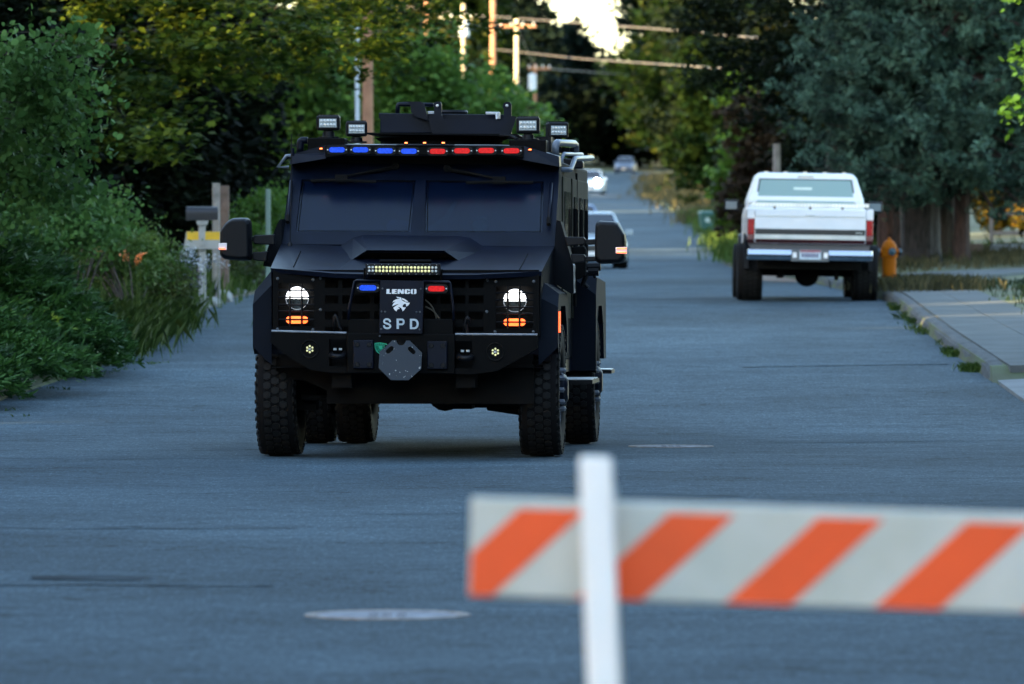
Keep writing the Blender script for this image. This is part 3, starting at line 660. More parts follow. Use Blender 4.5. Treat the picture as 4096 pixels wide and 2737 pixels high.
# led light bar
lb = pbox(*Z3(1338,143), *Z4(417,265), -1.02, .09).build('light_bar', blackp, truck, bevel=.006)
led_me = None
for i in range(20):
    for j in range(2):
        x = 1476.8 + i*(1743.8-1476.8)/19; y = (1069.5 if j == 0 else 1083.5) + (i/19)*1.5; p = P(x, y, -1.022)
        if led_me is None:
            led_o = MB().lathe([(0,-.006),(.007,-.005),(.0105,.001)], (0,0,0), axis='y', n=10).build('led', ledy, lb); led_me = led_o.data
            led_wm = led_me.copy(); led_wm.materials[0] = ledw
        else:
            led_o = bpy.data.objects.new('led', led_me); col.objects.link(led_o); led_o.parent = lb
        if i in (0,1,18,19): led_o.data = led_wm; led_o['label'] = 'whiter lamp at the end of the bar'
        led_o.location = p
m = MB()
for i in range(11):
    for y in (1058.5, 1096): m.lathe([(0,-.003),(.003,-.002),(.003,0)], P(1471+i*27.6, y+i*.15, -1.02), axis='y', n=6)
m.build('screw', steel, lb)
for a, b in (((1459,1073),(1457,1121)), ((1768,1078),(1763,1126))): MB().tube([P(*a,-.99), P(*b,-.98)], .009, 6).build('bar_bracket', armor_lo, truck)
# bull guard with name plate
m = MB()
for s in ([(1522,1125),(1428,1122),(1419,1126),(1397,1230),(1394,1280)], [(1692,1126),(1795,1129),(1801,1134),(1813,1235),(1814,1282)]):
    m.tube([P(x,y,-1.0) for x, y in s], .011, 8)
m.build('bull_guard', armor, truck, smooth=True)
pprism([(1420,1124),(1521,1124),(1521,1172),(1412,1172)], -.99, .02).build('guard_panel', armor_lo, truck); pprism([(1693,1127),(1799,1129),(1806,1176),(1693,1176)], -.99, .02).build('guard_panel', armor_lo, truck)
m = pprism([Z3(1160,725),Z3(1490,725),Z3(1490,885),Z3(1158,875)], -1.0, .15); m.build('lower_box', armor_lo, truck, bevel=.006)
m = pprism([Z4(235,720),Z4(555,722),Z4(557,885),Z4(240,885)], -1.0, .15); m.build('lower_box', armor_lo, truck, bevel=.006)
m = MB(); m.tube(smooth_path([P(*Z4(265,520),-.9),P(*Z4(340,600),-.9),P(*Z4(380,715),-.9)],3), .006, 6); m.tube(smooth_path([P(*Z4(265,590),-.9),P(*Z4(350,640),-.9),P(*Z4(410,715),-.9)],3), .006, 6); m.build('winch_cable', M('cable_brown', (.06,.05,.035)), truck)
npl = pprism([ZE(72,75),ZE(1215,92),ZE(1170,1470),ZE(40,1465)], -1.06, .025).build('name_plate', armor, truck, bevel=.002)
to3 = lambda yl: (lambda u, v: P(u, v, yl))
L_ = {'L': [[(238,305),(315,305),(312,405),(358,405),(352,430),(233,430)]],
 'E': [[(380,308),(505,308),(503,335),(455,335),(455,352),(498,352),(497,378),(452,378),(452,402),(505,402),(505,430),(375,430)]],
 'N': [[(528,308),(600,308),(640,365),(642,308),(690,308),(688,430),(625,430),(580,370),(578,430),(523,430)]],
 'C': [[(730,308),(830,308),(850,325),(850,355),(800,355),(798,330),(775,335),(772,405),(798,408),(800,380),(848,380),(845,415),(825,432),(730,432),(708,412),(710,328)]],
 'O': [[(890,308),(940,305),(925,335),(922,400),(935,436),(890,432),(868,412),(870,328)], [(955,308),(1000,308),(1018,325),(1018,412),(1000,432),(950,437),(960,400),(962,335)]]}
for ch in 'LENCO': curve_plate('letter', [[ZE(*q) for q in ol] for ol in L_[ch]], to3(-1.0605), letw, npl)
head = [(487,503),(620,525),(632,590),(640,600),(690,632),(722,635),(740,655),(840,660),(835,690),(800,735),(755,762),(748,745),(745,700),(720,688),(690,698),(660,735),(655,770),(690,785),(712,775),(705,795),(740,778),(735,800),(690,860),(660,887),(648,850),(620,800),(580,780),(535,775),(585,825),(540,825),(510,850),(500,887),(450,855),(415,800),(430,780),(490,735),(565,695),(490,708),(385,755),(400,710),(430,665),(475,632),(430,640),(385,660),(420,610),(480,575),(585,558),(560,545),(530,550)]
brow = [(640,538),(700,560),(770,605),(810,640),(735,635),(725,620),(690,600),(640,580)]
curve_plate('wildcat_emblem', [[ZE(*q) for q in head], [ZE(*q) for q in brow]], to3(-1.0605), letw, npl)
Sp = smooth_path([(332,1170),(312,1118),(255,1092),(195,1105),(173,1150),(200,1192),(270,1215),(322,1245),(335,1288),(300,1322),(240,1328),(185,1305),(166,1252)], 3)
curve_plate('letter', [[ZE(*q) for q in stroke(Sp, 48)]], to3(-1.0605), letg, npl)
def arcD(x0, x1, yt, yb, w):
    r = (yb-yt)/2; o1 = [(x0,yt),(x1-r*.8,yt)] + [(x1-r*.8+r*.8*math.sin(t), yt+r-r*math.cos(t)) for t in [math.pi*i/10 for i in range(1,10)]] + [(x1-r*.8,yb),(x0,yb)]
    return o1
Pout = arcD(500,710,1078,1250,0); Pout = Pout[:-1] + [(560,1250),(562,1345),(500,1345)]
curve_plate('letter', [[ZE(*q) for q in Pout], [ZE(*q) for q in arcD(560,662,1125,1204,0)]], to3(-1.0605), letg, npl)
curve_plate('letter', [[ZE(*q) for q in arcD(848,1078,1082,1352,0)], [ZE(*q) for q in arcD(905,1024,1130,1306,0)]], to3(-1.0605), letg, npl)
m = MB()
for x, y in ((130,295),(1130,300),(105,895),(200,900),(1020,910),(1110,905),(98,1352),(1100,1365),(60,1535)): m.lathe([(0,-.008),(.006,-.006),(.008,.0)], P(*ZE(x,y),-1.06), axis='y', n=8)
m.build('bolt', MATS['bolt_paint'], npl)
# bumper
m = MB()
for poly in ([Z3(355,850),Z3(1150,870),Z3(1150,1290),(1317,1491),(1241,1480),(1164,1434),(1080,1369)],
             [Z4(575,882),Z4(1437,882),(2150,1393),(2102,1422),(1987,1485),(1889,1498),(1815,1498)]):
    pass
lh = (1317,1358,1386,1465); rh = (1820,1364,1889,1473)
def bump(polys, yl=-1.0, t=.10):
    m = MB()
    for q in polys: pprism(q, yl, t, m)
    return m
bump([[(1086,1324),(1317,1330),(1317,1491),(1241,1480),(1164,1434),(1080,1369)], [(1317,1330),(1386,1332),(1386,1358),(1317,1358)], [(1317,1465),(1386,1465),(1386,1493),(1317,1491)]]).build('bumper_wing', armor_lo, truck)
bump([[(1889,1337),(2150,1339),(2150,1393),(2102,1422),(1987,1485),(1889,1498)], [(1820,1337),(1889,1337),(1889,1364),(1820,1364)], [(1820,1473),(1889,1473),(1889,1498),(1820,1496)]]).build('bumper_wing', armor_lo, truck)
bump([[(1386,1332),(1820,1337),(1820,1497),(1386,1494)]], -1.02, .14).build('bumper', armor_lo, truck, bevel=.008)
m = MB(); 
for a, b in (((1086,1324),(1386,1332)), ((1820,1337),(2150,1339))): m.tube([P(*a,-1.0), P(*b,-1.0)], .008, 6)
m.build('bumper_edge', M('pale_edge', (.22,.24,.27), rough=.5, var=.3, scale=10), truck)  # paler strip along the top of each bumper wing
pbox(1310,1350,1392,1480,-.80,.05).build('hook_recess', black, truck); pbox(1815,1355,1895,1485,-.80,.05).build('hook_recess', black, truck)
for cx, cy in ((1351,1418),(1861,1425)):
    h = MB().tube(smooth_path([P(cx-30,cy-4,-.86), P(cx-22,cy+6,-1.06), P(cx,cy+9,-1.1), P(cx+22,cy+6,-1.06), P(cx+28,cy-4,-.86)], 4), .022, 8).build('tow_hook', blackp, truck, smooth=True)
    m = MB()
    for s in (-11, 11): q = P(cx+s, cy-21, -.95); m.box(q[0]-.012, q[0]+.012, -.96, -.94, q[2]-.008, q[2]+.008)
    m.build('hook_bolt', lenswh, h)
for x0, y0, x1, y1 in ((1413,1361,1493,1474),(1709,1366,1788,1477)):
    pl_ = pbox(x0,y0,x1,y1,-1.06,.04).build('mount_plate', armor, truck, bevel=.006); m = MB()
    for u in (.2,.8):
        for v in (.16,.86): m.lathe([(.0,-.006),(.016,-.006),(.02,-.001),(.02,.002)], P(x0+(x1-x0)*u, y0+(y1-y0)*v, -1.06), axis='y', n=12)
    m.build('bolt', blackp, pl_)
octo = [(740,95),(860,95),(885,160),(930,235),(975,258),(1030,265),(1080,255),(1120,235),(1170,165),(1200,105),(1310,105),(1700,490),(1715,520),(1690,1045),(1270,1415),(690,1410),(290,1010),(320,475),(640,200)]
def slot(a, b, w):
    (x0,y0),(x1,y1) = a, b; t = math.atan2(y1-y0, x1-x0); pts = []
    for (x, y), t0 in ((b, t-math.pi/2), (a, t+math.pi/2)):
        for i in range(7): pts.append((x + w*math.cos(t0+math.pi*i/6), y + w*math.sin(t0+math.pi*i/6)))
    return pts
scuff = bpy.data.materials.new('scuffed_steel'); scuff.use_nodes = True; nt = scuff.node_tree; b = nt.nodes['Principled BSDF']; tc = nt.nodes.new('ShaderNodeTexCoord')
n_ = nt.nodes.new('ShaderNodeTexNoise'); n_.inputs['Scale'].default_value = 38; n_.inputs['Detail'].default_value = 5; lk(nt, tc.outputs['Object'], n_.inputs['Vector'])
r_ = nt.nodes.new('ShaderNodeMapRange'); r_.inputs[1].default_value = .66; r_.inputs[2].default_value = .72; lk(nt, n_.outputs['Fac'], r_.inputs[0])
x_ = nt.nodes.new('ShaderNodeMix'); x_.data_type = 'RGBA'; lk(nt, r_.outputs[0], x_.inputs[0]); x_.inputs[6].default_value = (.016,.028,.045,1); x_.inputs[7].default_value = (.5,.52,.5,1)
lk(nt, x_.outputs[2], b.inputs['Base Color']); b.inputs['Roughness'].default_value = .5; b.inputs['Metallic'].default_value = .1
oc = curve_plate('winch_shield', [[ZO(*q) for q in octo], [ZO(*q) for q in slot((600,460),(715,362),78)], [ZO(*q) for q in slot((1325,375),(1435,478),76)]], to3(-1.16), scuff, truck, thick=.015)
pprism([ZO(900,180),ZO(1170,180),ZO(1130,260),ZO(920,260)], -1.10, .02).build('winch_opening', black, truck)
pprism([ZO(480,250),ZO(1550,250),ZO(1550,600),ZO(480,600)], -1.10, .04).build('winch_body', black, truck)
ol = [(155,185),(340,170),(540,205),(570,240),(560,330),(430,560),(310,550),(220,480),(165,370),(150,260)]
il = [(185,212),(340,198),(530,232),(525,330),(410,525),(315,515),(240,455),(190,355),(178,265)]
m_out = curve_plate('shield_sticker', [[ZO(*q) for q in ol], [ZO(*q) for q in il]], to3(-1.0205), greenv, truck, thick=.002)
web = MB(); c0 = (345,320); ends = [(185,212),(265,204),(345,198),(430,212),(530,232),(540,300),(500,400),(410,525),(315,515),(240,455),(190,355),(178,265)]
for q in ends: web.tube([P(*ZO(*c0),-1.022), P(*ZO(*q),-1.022)], .0018, 4)
for k in (.3,.5,.7,.86):
    lp = [(c0[0]+(q[0]-c0[0])*k, c0[1]+(q[1]-c0[1])*k) for q in ends]; web.tube([P(*ZO(*q),-1.022) for q in lp+[lp[0]]], .0016, 4)
web.lathe([(0,-.003),(.014,-.002),(.014,.001)], P(*ZO(350,335),-1.021), axis='y', n=10)
web.build('web_print', greenv, m_out)
# fog lamps
for cx, cy in ((1239,1397),(1981.5,1408)):
    fg = MB().lathe([(.0,.02),(.055,.01),(.064,-.012),(.070,-.012),(.074,.004)], P(cx,cy,-1.0), axis='y', n=28).build('fog_light', black, truck)
    for i in range(6):
        t = R(30+60*i); MB().lathe([(0,-.004),(.007,-.003),(.0085,.001)], P(cx+12*math.cos(t), cy+12*math.sin(t), -1.002), axis='y', n=10).build('led', ledy, fg)
    K = [[(-6,-6),(-3.6,-6),(-3.6,-1),(1,-6),(3,-6),(-1.4,-.6),(1,5),(-1.2,5),(-2.6,1),(-3.6,2),(-3.6,5),(-6,5)], stroke([(6.5,-3),(5,-4.5),(2.6,-4),(1.6,0),(2.6,4),(5,4.6),(6.5,3.4)], 1.6)]
    for q in K: curve_plate('letter', [[(cx+a*.8, cy+b_*.8) for a, b_ in q]], to3(-1.003), letw, fg, thick=.002)
for a in ([Z3(1015,850),Z3(1012,700),Z3(1020,680),Z3(1035,700),Z3(1060,800),Z3(1085,830),Z3(1088,850)], [Z4(668,870),Z4(675,780),Z4(690,720),Z4(705,700),Z4(718,715),Z4(718,760)]):
    MB().tube([P(*q,-.93) for q in a], .013, 8).build('recovery_loop', blackp, truck, smooth=True)
MB().tube([P(*Z4(690,780),-.93), P(*Z4(700,868),-.93)], .013, 8).build('recovery_pin', blackp, truck)
# fender flares, front
def flare(front, back_dx, d0, d1, name='fender_flare'):
    m = MB(); f_ = PP(front, d0); m.prism(f_, [(a+back_dx, d1, c) for a, b, c in f_]); return m.build(name, armor, truck, bevel=.006)
def fender(sgn, yc, d0, wout, zt_, ztip, inner=.98):
    """faceted fender: sloping top facet, flat front, side wall with a wheel arch"""
    xo = sgn*wout; xi = sgn*inner; L_ = 1.30; y0 = yc-.66; y1 = yc+.66; m = MB()
    # front face
    m.quad((xi,y0,zt_),(xo,y0+.0,ztip),(xo,y0,.86),(sgn*(wout-.06),y0,.80),(xi,y0,.72))
    # top facet
    m.quad((xi,y0,zt_),(xo,y0,ztip),(xo,y0+.14,ztip+.10),(xi,y0+.16,zt_+.13)); m.quad((xi,y0+.16,zt_+.13),(xo,y0+.14,ztip+.10),(xo,y1-.14,ztip+.10),(xi,y1-.16,zt_+.13))
    m.quad((xi,y1-.16,zt_+.13),(xo,y1-.14,ztip+.10),(xo,y1,ztip-.15),(xi,y1,ztip-.15))
    # side wall with arch
    arch = [(yc-.56,.80),(yc-.50,1.02),(yc-.30,1.17),(yc+.30,1.17),(yc+.50,1.02),(yc+.56,.80)]
    outer = [(y0,.86),(y0,ztip),(y0+.14,ztip+.10),(y1-.14,ztip+.10),(y1,ztip-.15),(y1,.80)]
    for i in range(5): m.quad((xo,*outer[i]),(xo,*outer[i+1]),(xo,*arch[i+1]),(xo,*arch[i]))
    for i in range(5): m.quad((xo,*arch[i]),(xo,*arch[i+1]),(sgn*(inner-.3),*arch[i+1]),(sgn*(inner-.3),*arch[i]))
    return m.build('fender', M('fender_paint', (.003,.0055,.011), rough=.75, spec=.12), truck)
flz = P(1024,1218,-.65)
fender(-1, 0.0, -.65, 1.185, P(1090,1140,-.65)[2], P(1024,1218,-.65)[2], inner=1.04)
fender(1, 0.0, -.65, P(2232.7,1228,-.65)[0], P(2165,1188,-.65)[2], P(2232.7,1228,-.65)[2], inner=1.02)
MB().box(P(2232,1228,-.6)[0]+.001, P(2232,1228,-.6)[0]+.012, -.62, -.45, .97, 1.13).build('side_marker', M('side_marker_red', (.5,.05,.02), emis=(1,.10,.02), es=.35), truck)
px_ = P(2359,1180,2.95)
for s in (-1, 1):
    rf = MB(); xo = 1.27*s; xi = 1.05*s; y0 = 2.95; y1 = 4.55; ztp = P(2359,1180,2.95)[2]
    rf.quad((xi,y0,ztp+.16),(xo,y0,ztp),(xo,y0,.62),(xi,y0,.62)); rf.quad((xi,y0,ztp+.16),(xo,y0,ztp),(xo,y0+.16,ztp+.14),(xi,y0+.16,ztp+.28))
    rf.quad((xi,y0+.16,ztp+.28),(xo,y0+.16,ztp+.14),(xo,y1,ztp+.1),(xi,y1,ztp+.2))
    arch = [(3.04,.60),(3.10,.98),(3.35,1.15),(3.85,1.15),(4.10,1.0),(4.2,.7)]; outer = [(y0,.62),(y0,ztp),(y0+.16,ztp+.14),(y1-.1,ztp+.1),(y1,ztp-.1),(y1,.7)]
    for i in range(5): rf.quad((xo,*outer[i]),(xo,*outer[i+1]),(xo,*arch[i+1]),(xo,*arch[i]))
    for i in range(5): rf.quad((xo,*arch[i]),(xo,*arch[i+1]),(s*.8,*arch[i+1]),(s*.8,*arch[i]))
    rf.build('fender', M('fender_paint', (.003,.0055,.011), rough=.75, spec=.12), truck)
    MB().box(xi*1.0 if s>0 else xi-.02, xi+.02 if s>0 else xi, .7, 2.9, .62, .95).build('rocker_panel', armor, truck)
# wheels
def wheel(parent, x, y, r, w, side, tread=True, rimr=.27, hubout=.05, steer=0, seed=0, rimmat=None):
    root = bpy.data.objects.new('wheel', None); col.objects.link(root); root.parent = parent; root.location = (x, y, r); root.rotation_euler = (0, 0, steer)
    h = w/2; pr = [(rimr, -h*.80), (rimr+.05, -h*.98), (r*.80, -h*1.05), (r*.93, -h*1.0), (r*.985, -h*.86), (r-.012, -h*.5), (r-.010, 0), (r-.012, h*.5), (r*.985, h*.86), (r*.93, h*1.0), (r*.80, h*1.05), (rimr+.05, h*.98), (rimr, h*.80)]
    MB().lathe(pr, (0,0,0), axis='x', n=48, closed=True).build('tyre', rubber, root, smooth=True)
    if tread:
        m = MB(); N = 44
        for k in range(N):
            for c, (u, ww) in enumerate(((-.80,.155),(-.42,.18),(0,.19),(.42,.18),(.80,.155))):
                t = 2*math.pi*(k + (.5 if c % 2 else 0))/N; dt = 2*math.pi/N*.40; r0 = r-.03; r1 = r + (.001 if abs(u) < .6 else -.012); um = u*h; uw = ww*h
                hx = [(um-uw, -dt*.6), (um, -dt), (um+uw, -dt*.6), (um+uw, dt*.6), (um, dt), (um-uw, dt*.6)]
                m.prism([(a, -r1*math.sin(t+q), r1*math.cos(t+q)) for a, q in hx], [(a, -r0*math.sin(t+q), r0*math.cos(t+q)) for a, q in hx])
            for s in (-1, 1):
                t = 2*math.pi*(k+.25)/N; dt = 2*math.pi/N*.22
                m.prism([(s*h*1.0, -q*math.sin(t+e_), q*math.cos(t+e_)) for q, e_ in ((r*.90,-dt),(r*.975,-dt),(r*.975,dt),(r*.90,dt))], [(s*h*1.06, -q*math.sin(t+e_), q*math.cos(t+e_)) for q, e_ in ((r*.90,-dt),(r*.965,-dt),(r*.965,dt),(r*.90,dt))])
        o = m.build('tread', M('tread_rubber', (.006,.0065,.007), rough=.7, var=.3, scale=30, spec=.25), root); o['kind'] = 'stuff'
    s = side
    MB().lathe([(rimr+.005, s*h*.78), (rimr-.01, s*h*.9), (rimr-.03, s*h*.7), (rimr*.7, s*h*.35), (rimr*.45, s*(h+hubout*.4)), (rimr*.30, s*(h+hubout)), (0, s*(h+hubout))], (0,0,0), axis='x', n=28).build('rim', rimmat or armor, root, smooth=False)
    m = MB()
    for k in range(10):
        t = 2*math.pi*k/10; m.lathe([(.022, s*h*.5), (.022, s*(h+hubout*.5)), (.012, s*(h+hubout*.55)), (0, s*(h+hubout*.75))], (0, rimr*.58*math.cos(t), rimr*.58*math.sin(t)), axis='x', n=6)
    m.build('lug_nut', MATS['rail_paint'], root)
    return root
wheel(truck, -1.03, 0, .52, .30, -1); wheel(truck, 1.01, 0, .52, .30, 1)
wheel(truck, 1.10, 3.6, .52, .28, 1); wheel(truck, .765, 3.6, .52, .28, 1, hubout=.02); wheel(truck, -1.10, 3.6, .52, .28, -1); wheel(truck, -.765, 3.6, .52, .28, -1, hubout=.02)
# underside
m = MB(); m.tube([(-.9,0,.50),(.9,0,.50)], .07, 10); m.lathe([(0,-.2),(.10,-.14),(.14,0),(.10,.14),(0,.2)], (.25,0,.49), axis='y', n=16); m.box(-.95,-.75,-.12,.12,.36,.62); m.box(.72,.9,-.12,.12,.36,.62); m.build('front_axle', black, truck)
m = MB(); m.tube([(-1.0,3.6,.50),(1.0,3.6,.50)], .08, 10); m.lathe([(0,-.25),(.15,-.2),(.2,0),(.15,.2),(0,.25)], (0,3.6,.5), axis='y', n=16); m.build('rear_axle', black, truck)
m = MB(); m.box(-.55,-.40,-.9,5.1,.55,.80); m.box(.40,.55,-.9,5.1,.55,.80); m.box(-1.0,1.0,.9,3.0,.50,.78); m.box(-.62,.98,-.6,2.4,.42,.72); m.box(-1.02,1.02,-.5,5.1,.60,.76)  # last, widest box added to deepen the shadow under the truck
a, b = P(1460,1640,0), P(1725,1640,0)
m.box(-.60,a[0]+.6,.4,.7,.40,.6); m.box(.18,.42,.5,.9,.355,.6); m.box(.46,.58,.3,.5,.37,.6); m.build('chassis', black, truck)
m = MB(); m.tube([(-.85,-.25,.46),(.85,-.25,.42)], .022, 8); m.tube([(.6,-.2,.40),(.85,-.1,.36)], .04, 8); m.build('steering_rod', black, truck)
pprism([(1086,1340),(2150,1345),(2120,1500),(1990,1560),(1300,1560),(1130,1480)], -.55, .05).build('skid_plate', black, truck)
# steps
def step(x0, x1, y0, y1, z, sl=2):
    m = MB(); m.box(x0, x1, y0, y1, z-.03, z); m.box(x0, x0+.02, y0, y1, z-.05, z+.0); st = m.build('side_step', blackp, truck)
    n = 3
    for i in range(sl):
        ya = y0 + (y1-y0)*(.06+i*.5); MB().box(x0+.01, x1-.01, ya, ya+(y1-y0)*.40, z+.001, z+.008).build('step_tread', alu, st)
step(1.07, 1.34, 1.1, 2.1, P(2300,1520,1.2)[2]); step(1.10, 1.31, 4.7, 5.2, P(2400,1480,4.8)[2])
#--NEXT--

# ------------------------------------------------------------------ foliage helpers
def npmesh(name, V, k, mat, parent=None, kind=None):
    """V: (n*k,3) vertices, faces are consecutive k-gons"""
    V = np.ascontiguousarray(V, dtype=np.float32).reshape(-1, 3); nf = len(V)//k
    me = bpy.data.meshes.new(name); me.vertices.add(len(V)); me.vertices.foreach_set('co', V.ravel())
    me.loops.add(len(V)); me.loops.foreach_set('vertex_index', np.arange(len(V), dtype=np.int32))
    me.polygons.add(nf); me.polygons.foreach_set('loop_start', np.arange(0, nf*k, k, dtype=np.int32))
    me.update(calc_edges=True); me.materials.append(mat)
    o = bpy.data.objects.new(name, me); col.objects.link(o)
    if parent: o.parent = parent
    if kind: o['kind'] = kind
    return o
MAPLE = np.array([(0,-.5),(.16,-.28),(.42,-.38),(.36,-.12),(.52,.08),(.28,.12),(.30,.30),(.13,.26),(0,.55),(-.13,.26),(-.30,.30),(-.28,.12),(-.52,.08),(-.36,-.12),(-.42,-.38),(-.16,-.28)])
ROUND = np.array([(0,-.5),(.32,-.34),(.42,0),(.28,.32),(0,.55),(-.28,.32),(-.42,0),(-.32,-.34)])
OVAL = np.array([(0,-.5),(.24,-.15),(.2,.2),(0,.5),(-.2,.2),(-.24,-.15)])
CLUMP = np.array([(0,-.5),(.35,-.4),(.5,.0),(.25,.2),(.3,.5),(-.1,.4),(-.45,.3),(-.5,-.2)])
def place(tmpl, C, size, rng, up=.5, droop=.3, curl=.12):
    n = len(C); k = len(tmpl)
    nrm = rng.normal(size=(n,3)); nrm[:,2] = np.abs(nrm[:,2])*1.0 + up*1.5; nrm /= np.linalg.norm(nrm, axis=1)[:,None]
    t = rng.normal(size=(n,3)); t[:,2] -= droop*2; t -= nrm*(t*nrm).sum(1)[:,None]; t /= np.linalg.norm(t, axis=1)[:,None]
    b = np.cross(nrm, t); s = size*rng.uniform(.6, 1.25, n)
    V = C[:,None,:] + s[:,None,None]*(tmpl[None,:,0,None]*b[:,None,:] + tmpl[None,:,1,None]*t[:,None,:] - curl*((tmpl[None,:,0,None]**2)+(tmpl[None,:,1,None]**2))*2*nrm[:,None,:])
    return V.reshape(-1, 3)
def clumps(blobs, ncl, per, cr, rng, shell=.6, flat=.5):
    """blobs: (cx,cy,cz,rx,ry,rz). returns leaf centres and clump centres"""
    B = np.array(blobs, float); w = (B[:,3]*B[:,4]*B[:,5])**(2/3); w /= w.sum()
    idx = rng.choice(len(B), ncl, p=w); d = rng.normal(size=(ncl,3)); d /= np.linalg.norm(d, axis=1)[:,None]
    r = shell + (1-shell)*rng.uniform(0,1,ncl)**.6; r *= rng.uniform(.85, 1.1, ncl)
    cc = B[idx,:3] + d*r[:,None]*B[idx,3:]
    L = np.repeat(cc, per, axis=0) + np.repeat(rng.uniform(.5,1.3,(ncl,1)), per, axis=0)*rng.normal(size=(ncl*per,3))*np.array([cr, cr, cr*flat])
    return L, cc
def branches(base, top, cc, r0, rng, n=14, name='trunk', mat=None, parent=None, lean=0):
    m = MB(); base = Vector(base); top = Vector(top); H = (top-base).length
    pts = [base + (top-base)*t + Vector((rng.normal()*.02*H*t, rng.normal()*.02*H*t, 0)) for t in (0,.1,.3,.55,.8,1)]
    m.tube([pts[0]-Vector((0,0,.4))]+pts, [r0*1.5,r0*1.25,r0*1.02,r0*.9,r0*.65,r0*.4,r0*.15], 12)
    for c in cc[rng.choice(len(cc), min(n, len(cc)), replace=False)]:
        c = Vector(c); t = rng.uniform(.3,.85); t = max(.1, min(t, (c.z*.9-base.z)/H)); s = base + (top-base)*t; mid = (s+c)/2 + Vector((0,0,.08*(c-s).length))
        m.tube([s, mid, c], [r0*.16, r0*.09, r0*.02], 5)
    return m.build(name, mat, parent)
def crown_tree(name, label, X, Y, top, blobs, ncl, per, cr, size, tm, mat, bark, r0=.2, seed=1, shell=.6, flat=.5, nb=14, group=None, up=.5, droop=.3, cat='tree', inner=None, kind='stuff'):
    rng = np.random.default_rng(seed); z0 = gz(X, Y); t = thing(name, label, cat, (X, Y, z0), 0, group)
    L, cc = clumps(blobs, ncl, per, cr, rng, shell, flat)
    keep = L[:,2] > np.array(z0) + .05; L = L[keep]
    off = np.array([X, Y, z0])
    npmesh('crown', place(tm, L-off, size, rng, up, droop), len(tm), mat, t, kind)
    branches((0,0,0), (top[0]-X, top[1]-Y, top[2]-z0), cc-off, r0, rng, nb, mat=bark, parent=t)
    return t
def blob(dx, dy, rx, ry, Y, depth=None):
    p = at(dx, dy, Y); k = Y/14500.0; return (p[0], p[1], p[2], rx*k, depth or rx*k, ry*k)

bark = barkmat('bark_grey_brown', (.016,.013,.010), (.04,.033,.026)); barkr = barkmat('bark_reddish', (.016,.009,.007), (.05,.026,.020), 3.0); barkg = barkmat('bark_grey', (.009,.008,.008), (.026,.023,.022), 3.0)
lf_maple = leafmat('maple_leaves', (.014,.04,.006), (.13,.175,.018), .45, third=(.006,.018,.004), spec=.05); lf_birch = leafmat('birch_leaves', (.05,.12,.028), (.11,.21,.055), .35, .6, spec=.1)
lf_dark = leafmat('dark_shade_leaves', (.005,.010,.0045), (.009,.017,.006), .1, .8, spec=.04); lf_mid = leafmat('mid_leaves', (.05,.12,.018), (.10,.20,.03), .4, spec=.1)  # near-black tone, also carrying the deep shade behind maple and road end
lf_olive = leafmat('olive_leaves', (.014,.040,.010), (.035,.062,.012), .35, spec=.05); lf_spruce = leafmat('spruce_needles', (.05,.11,.075), (.11,.20,.145), .1, .6, nscale=1.9, third=(.008,.020,.016), spec=.1)  # darker third tone of the spruce needles paints shaded gaps between boughs
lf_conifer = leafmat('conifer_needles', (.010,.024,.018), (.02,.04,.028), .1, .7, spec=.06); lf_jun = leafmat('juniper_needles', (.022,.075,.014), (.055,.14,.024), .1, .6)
lf_grass = leafmat('long_grass', (.055,.125,.02), (.13,.20,.04), .3, .6, nscale=1.5); lf_dry = leafmat('dry_grass', (.12,.12,.055), (.20,.18,.09), .3, .8, nscale=1.5)
lf_rust = leafmat('rust_leaves', (.045,.030,.014), (.075,.05,.02), .25, .7); lf_bush = leafmat('bush_leaves', (.05,.085,.018), (.09,.10,.025), .3, .6)

# left side: birch like tree leaning in from the left edge
rng = np.random.default_rng(11)
crown_tree('birch_tree', 'leafy tree with small round pale green leaves at the left edge', -6.9, 67, (-6.6,67,9.5),
  [blob(70,170,120,90,66), blob(130,300,95,80,66), blob(20,340,150,110,67), blob(100,440,120,70,67), blob(-90,420,120,140,67), blob(180,120,50,70,66), (-7.2,68,7,2.2,2,2)],
  500, 50, .20, .078, ROUND, lf_birch, bark, .09, 21, shell=.35, flat=.9, nb=40, up=.1, droop=.9)
# big maple behind it
crown_tree('maple_tree', 'large maple with drooping leafy boughs and a sunlit golden top', -9.8, 92, (-10.5,94,6.5),
  [blob(520,60,260,150,90), blob(330,40,220,160,88), blob(760,60,220,130,92), blob(900,40,120,100,93), blob(260,250,130,120,86), blob(430,190,170,110,88), blob(640,140,150,60,90), blob(380,340,80,70,84), blob(1010,80,40,45,93), (-6,98,7.5,5,3,2.2), (-2.5,98,7,4,3,2)],
  620, 58, .24, .125, MAPLE, lf_maple, bark, .16, 22, shell=.45, flat=.35, nb=3, up=.9, droop=.5)
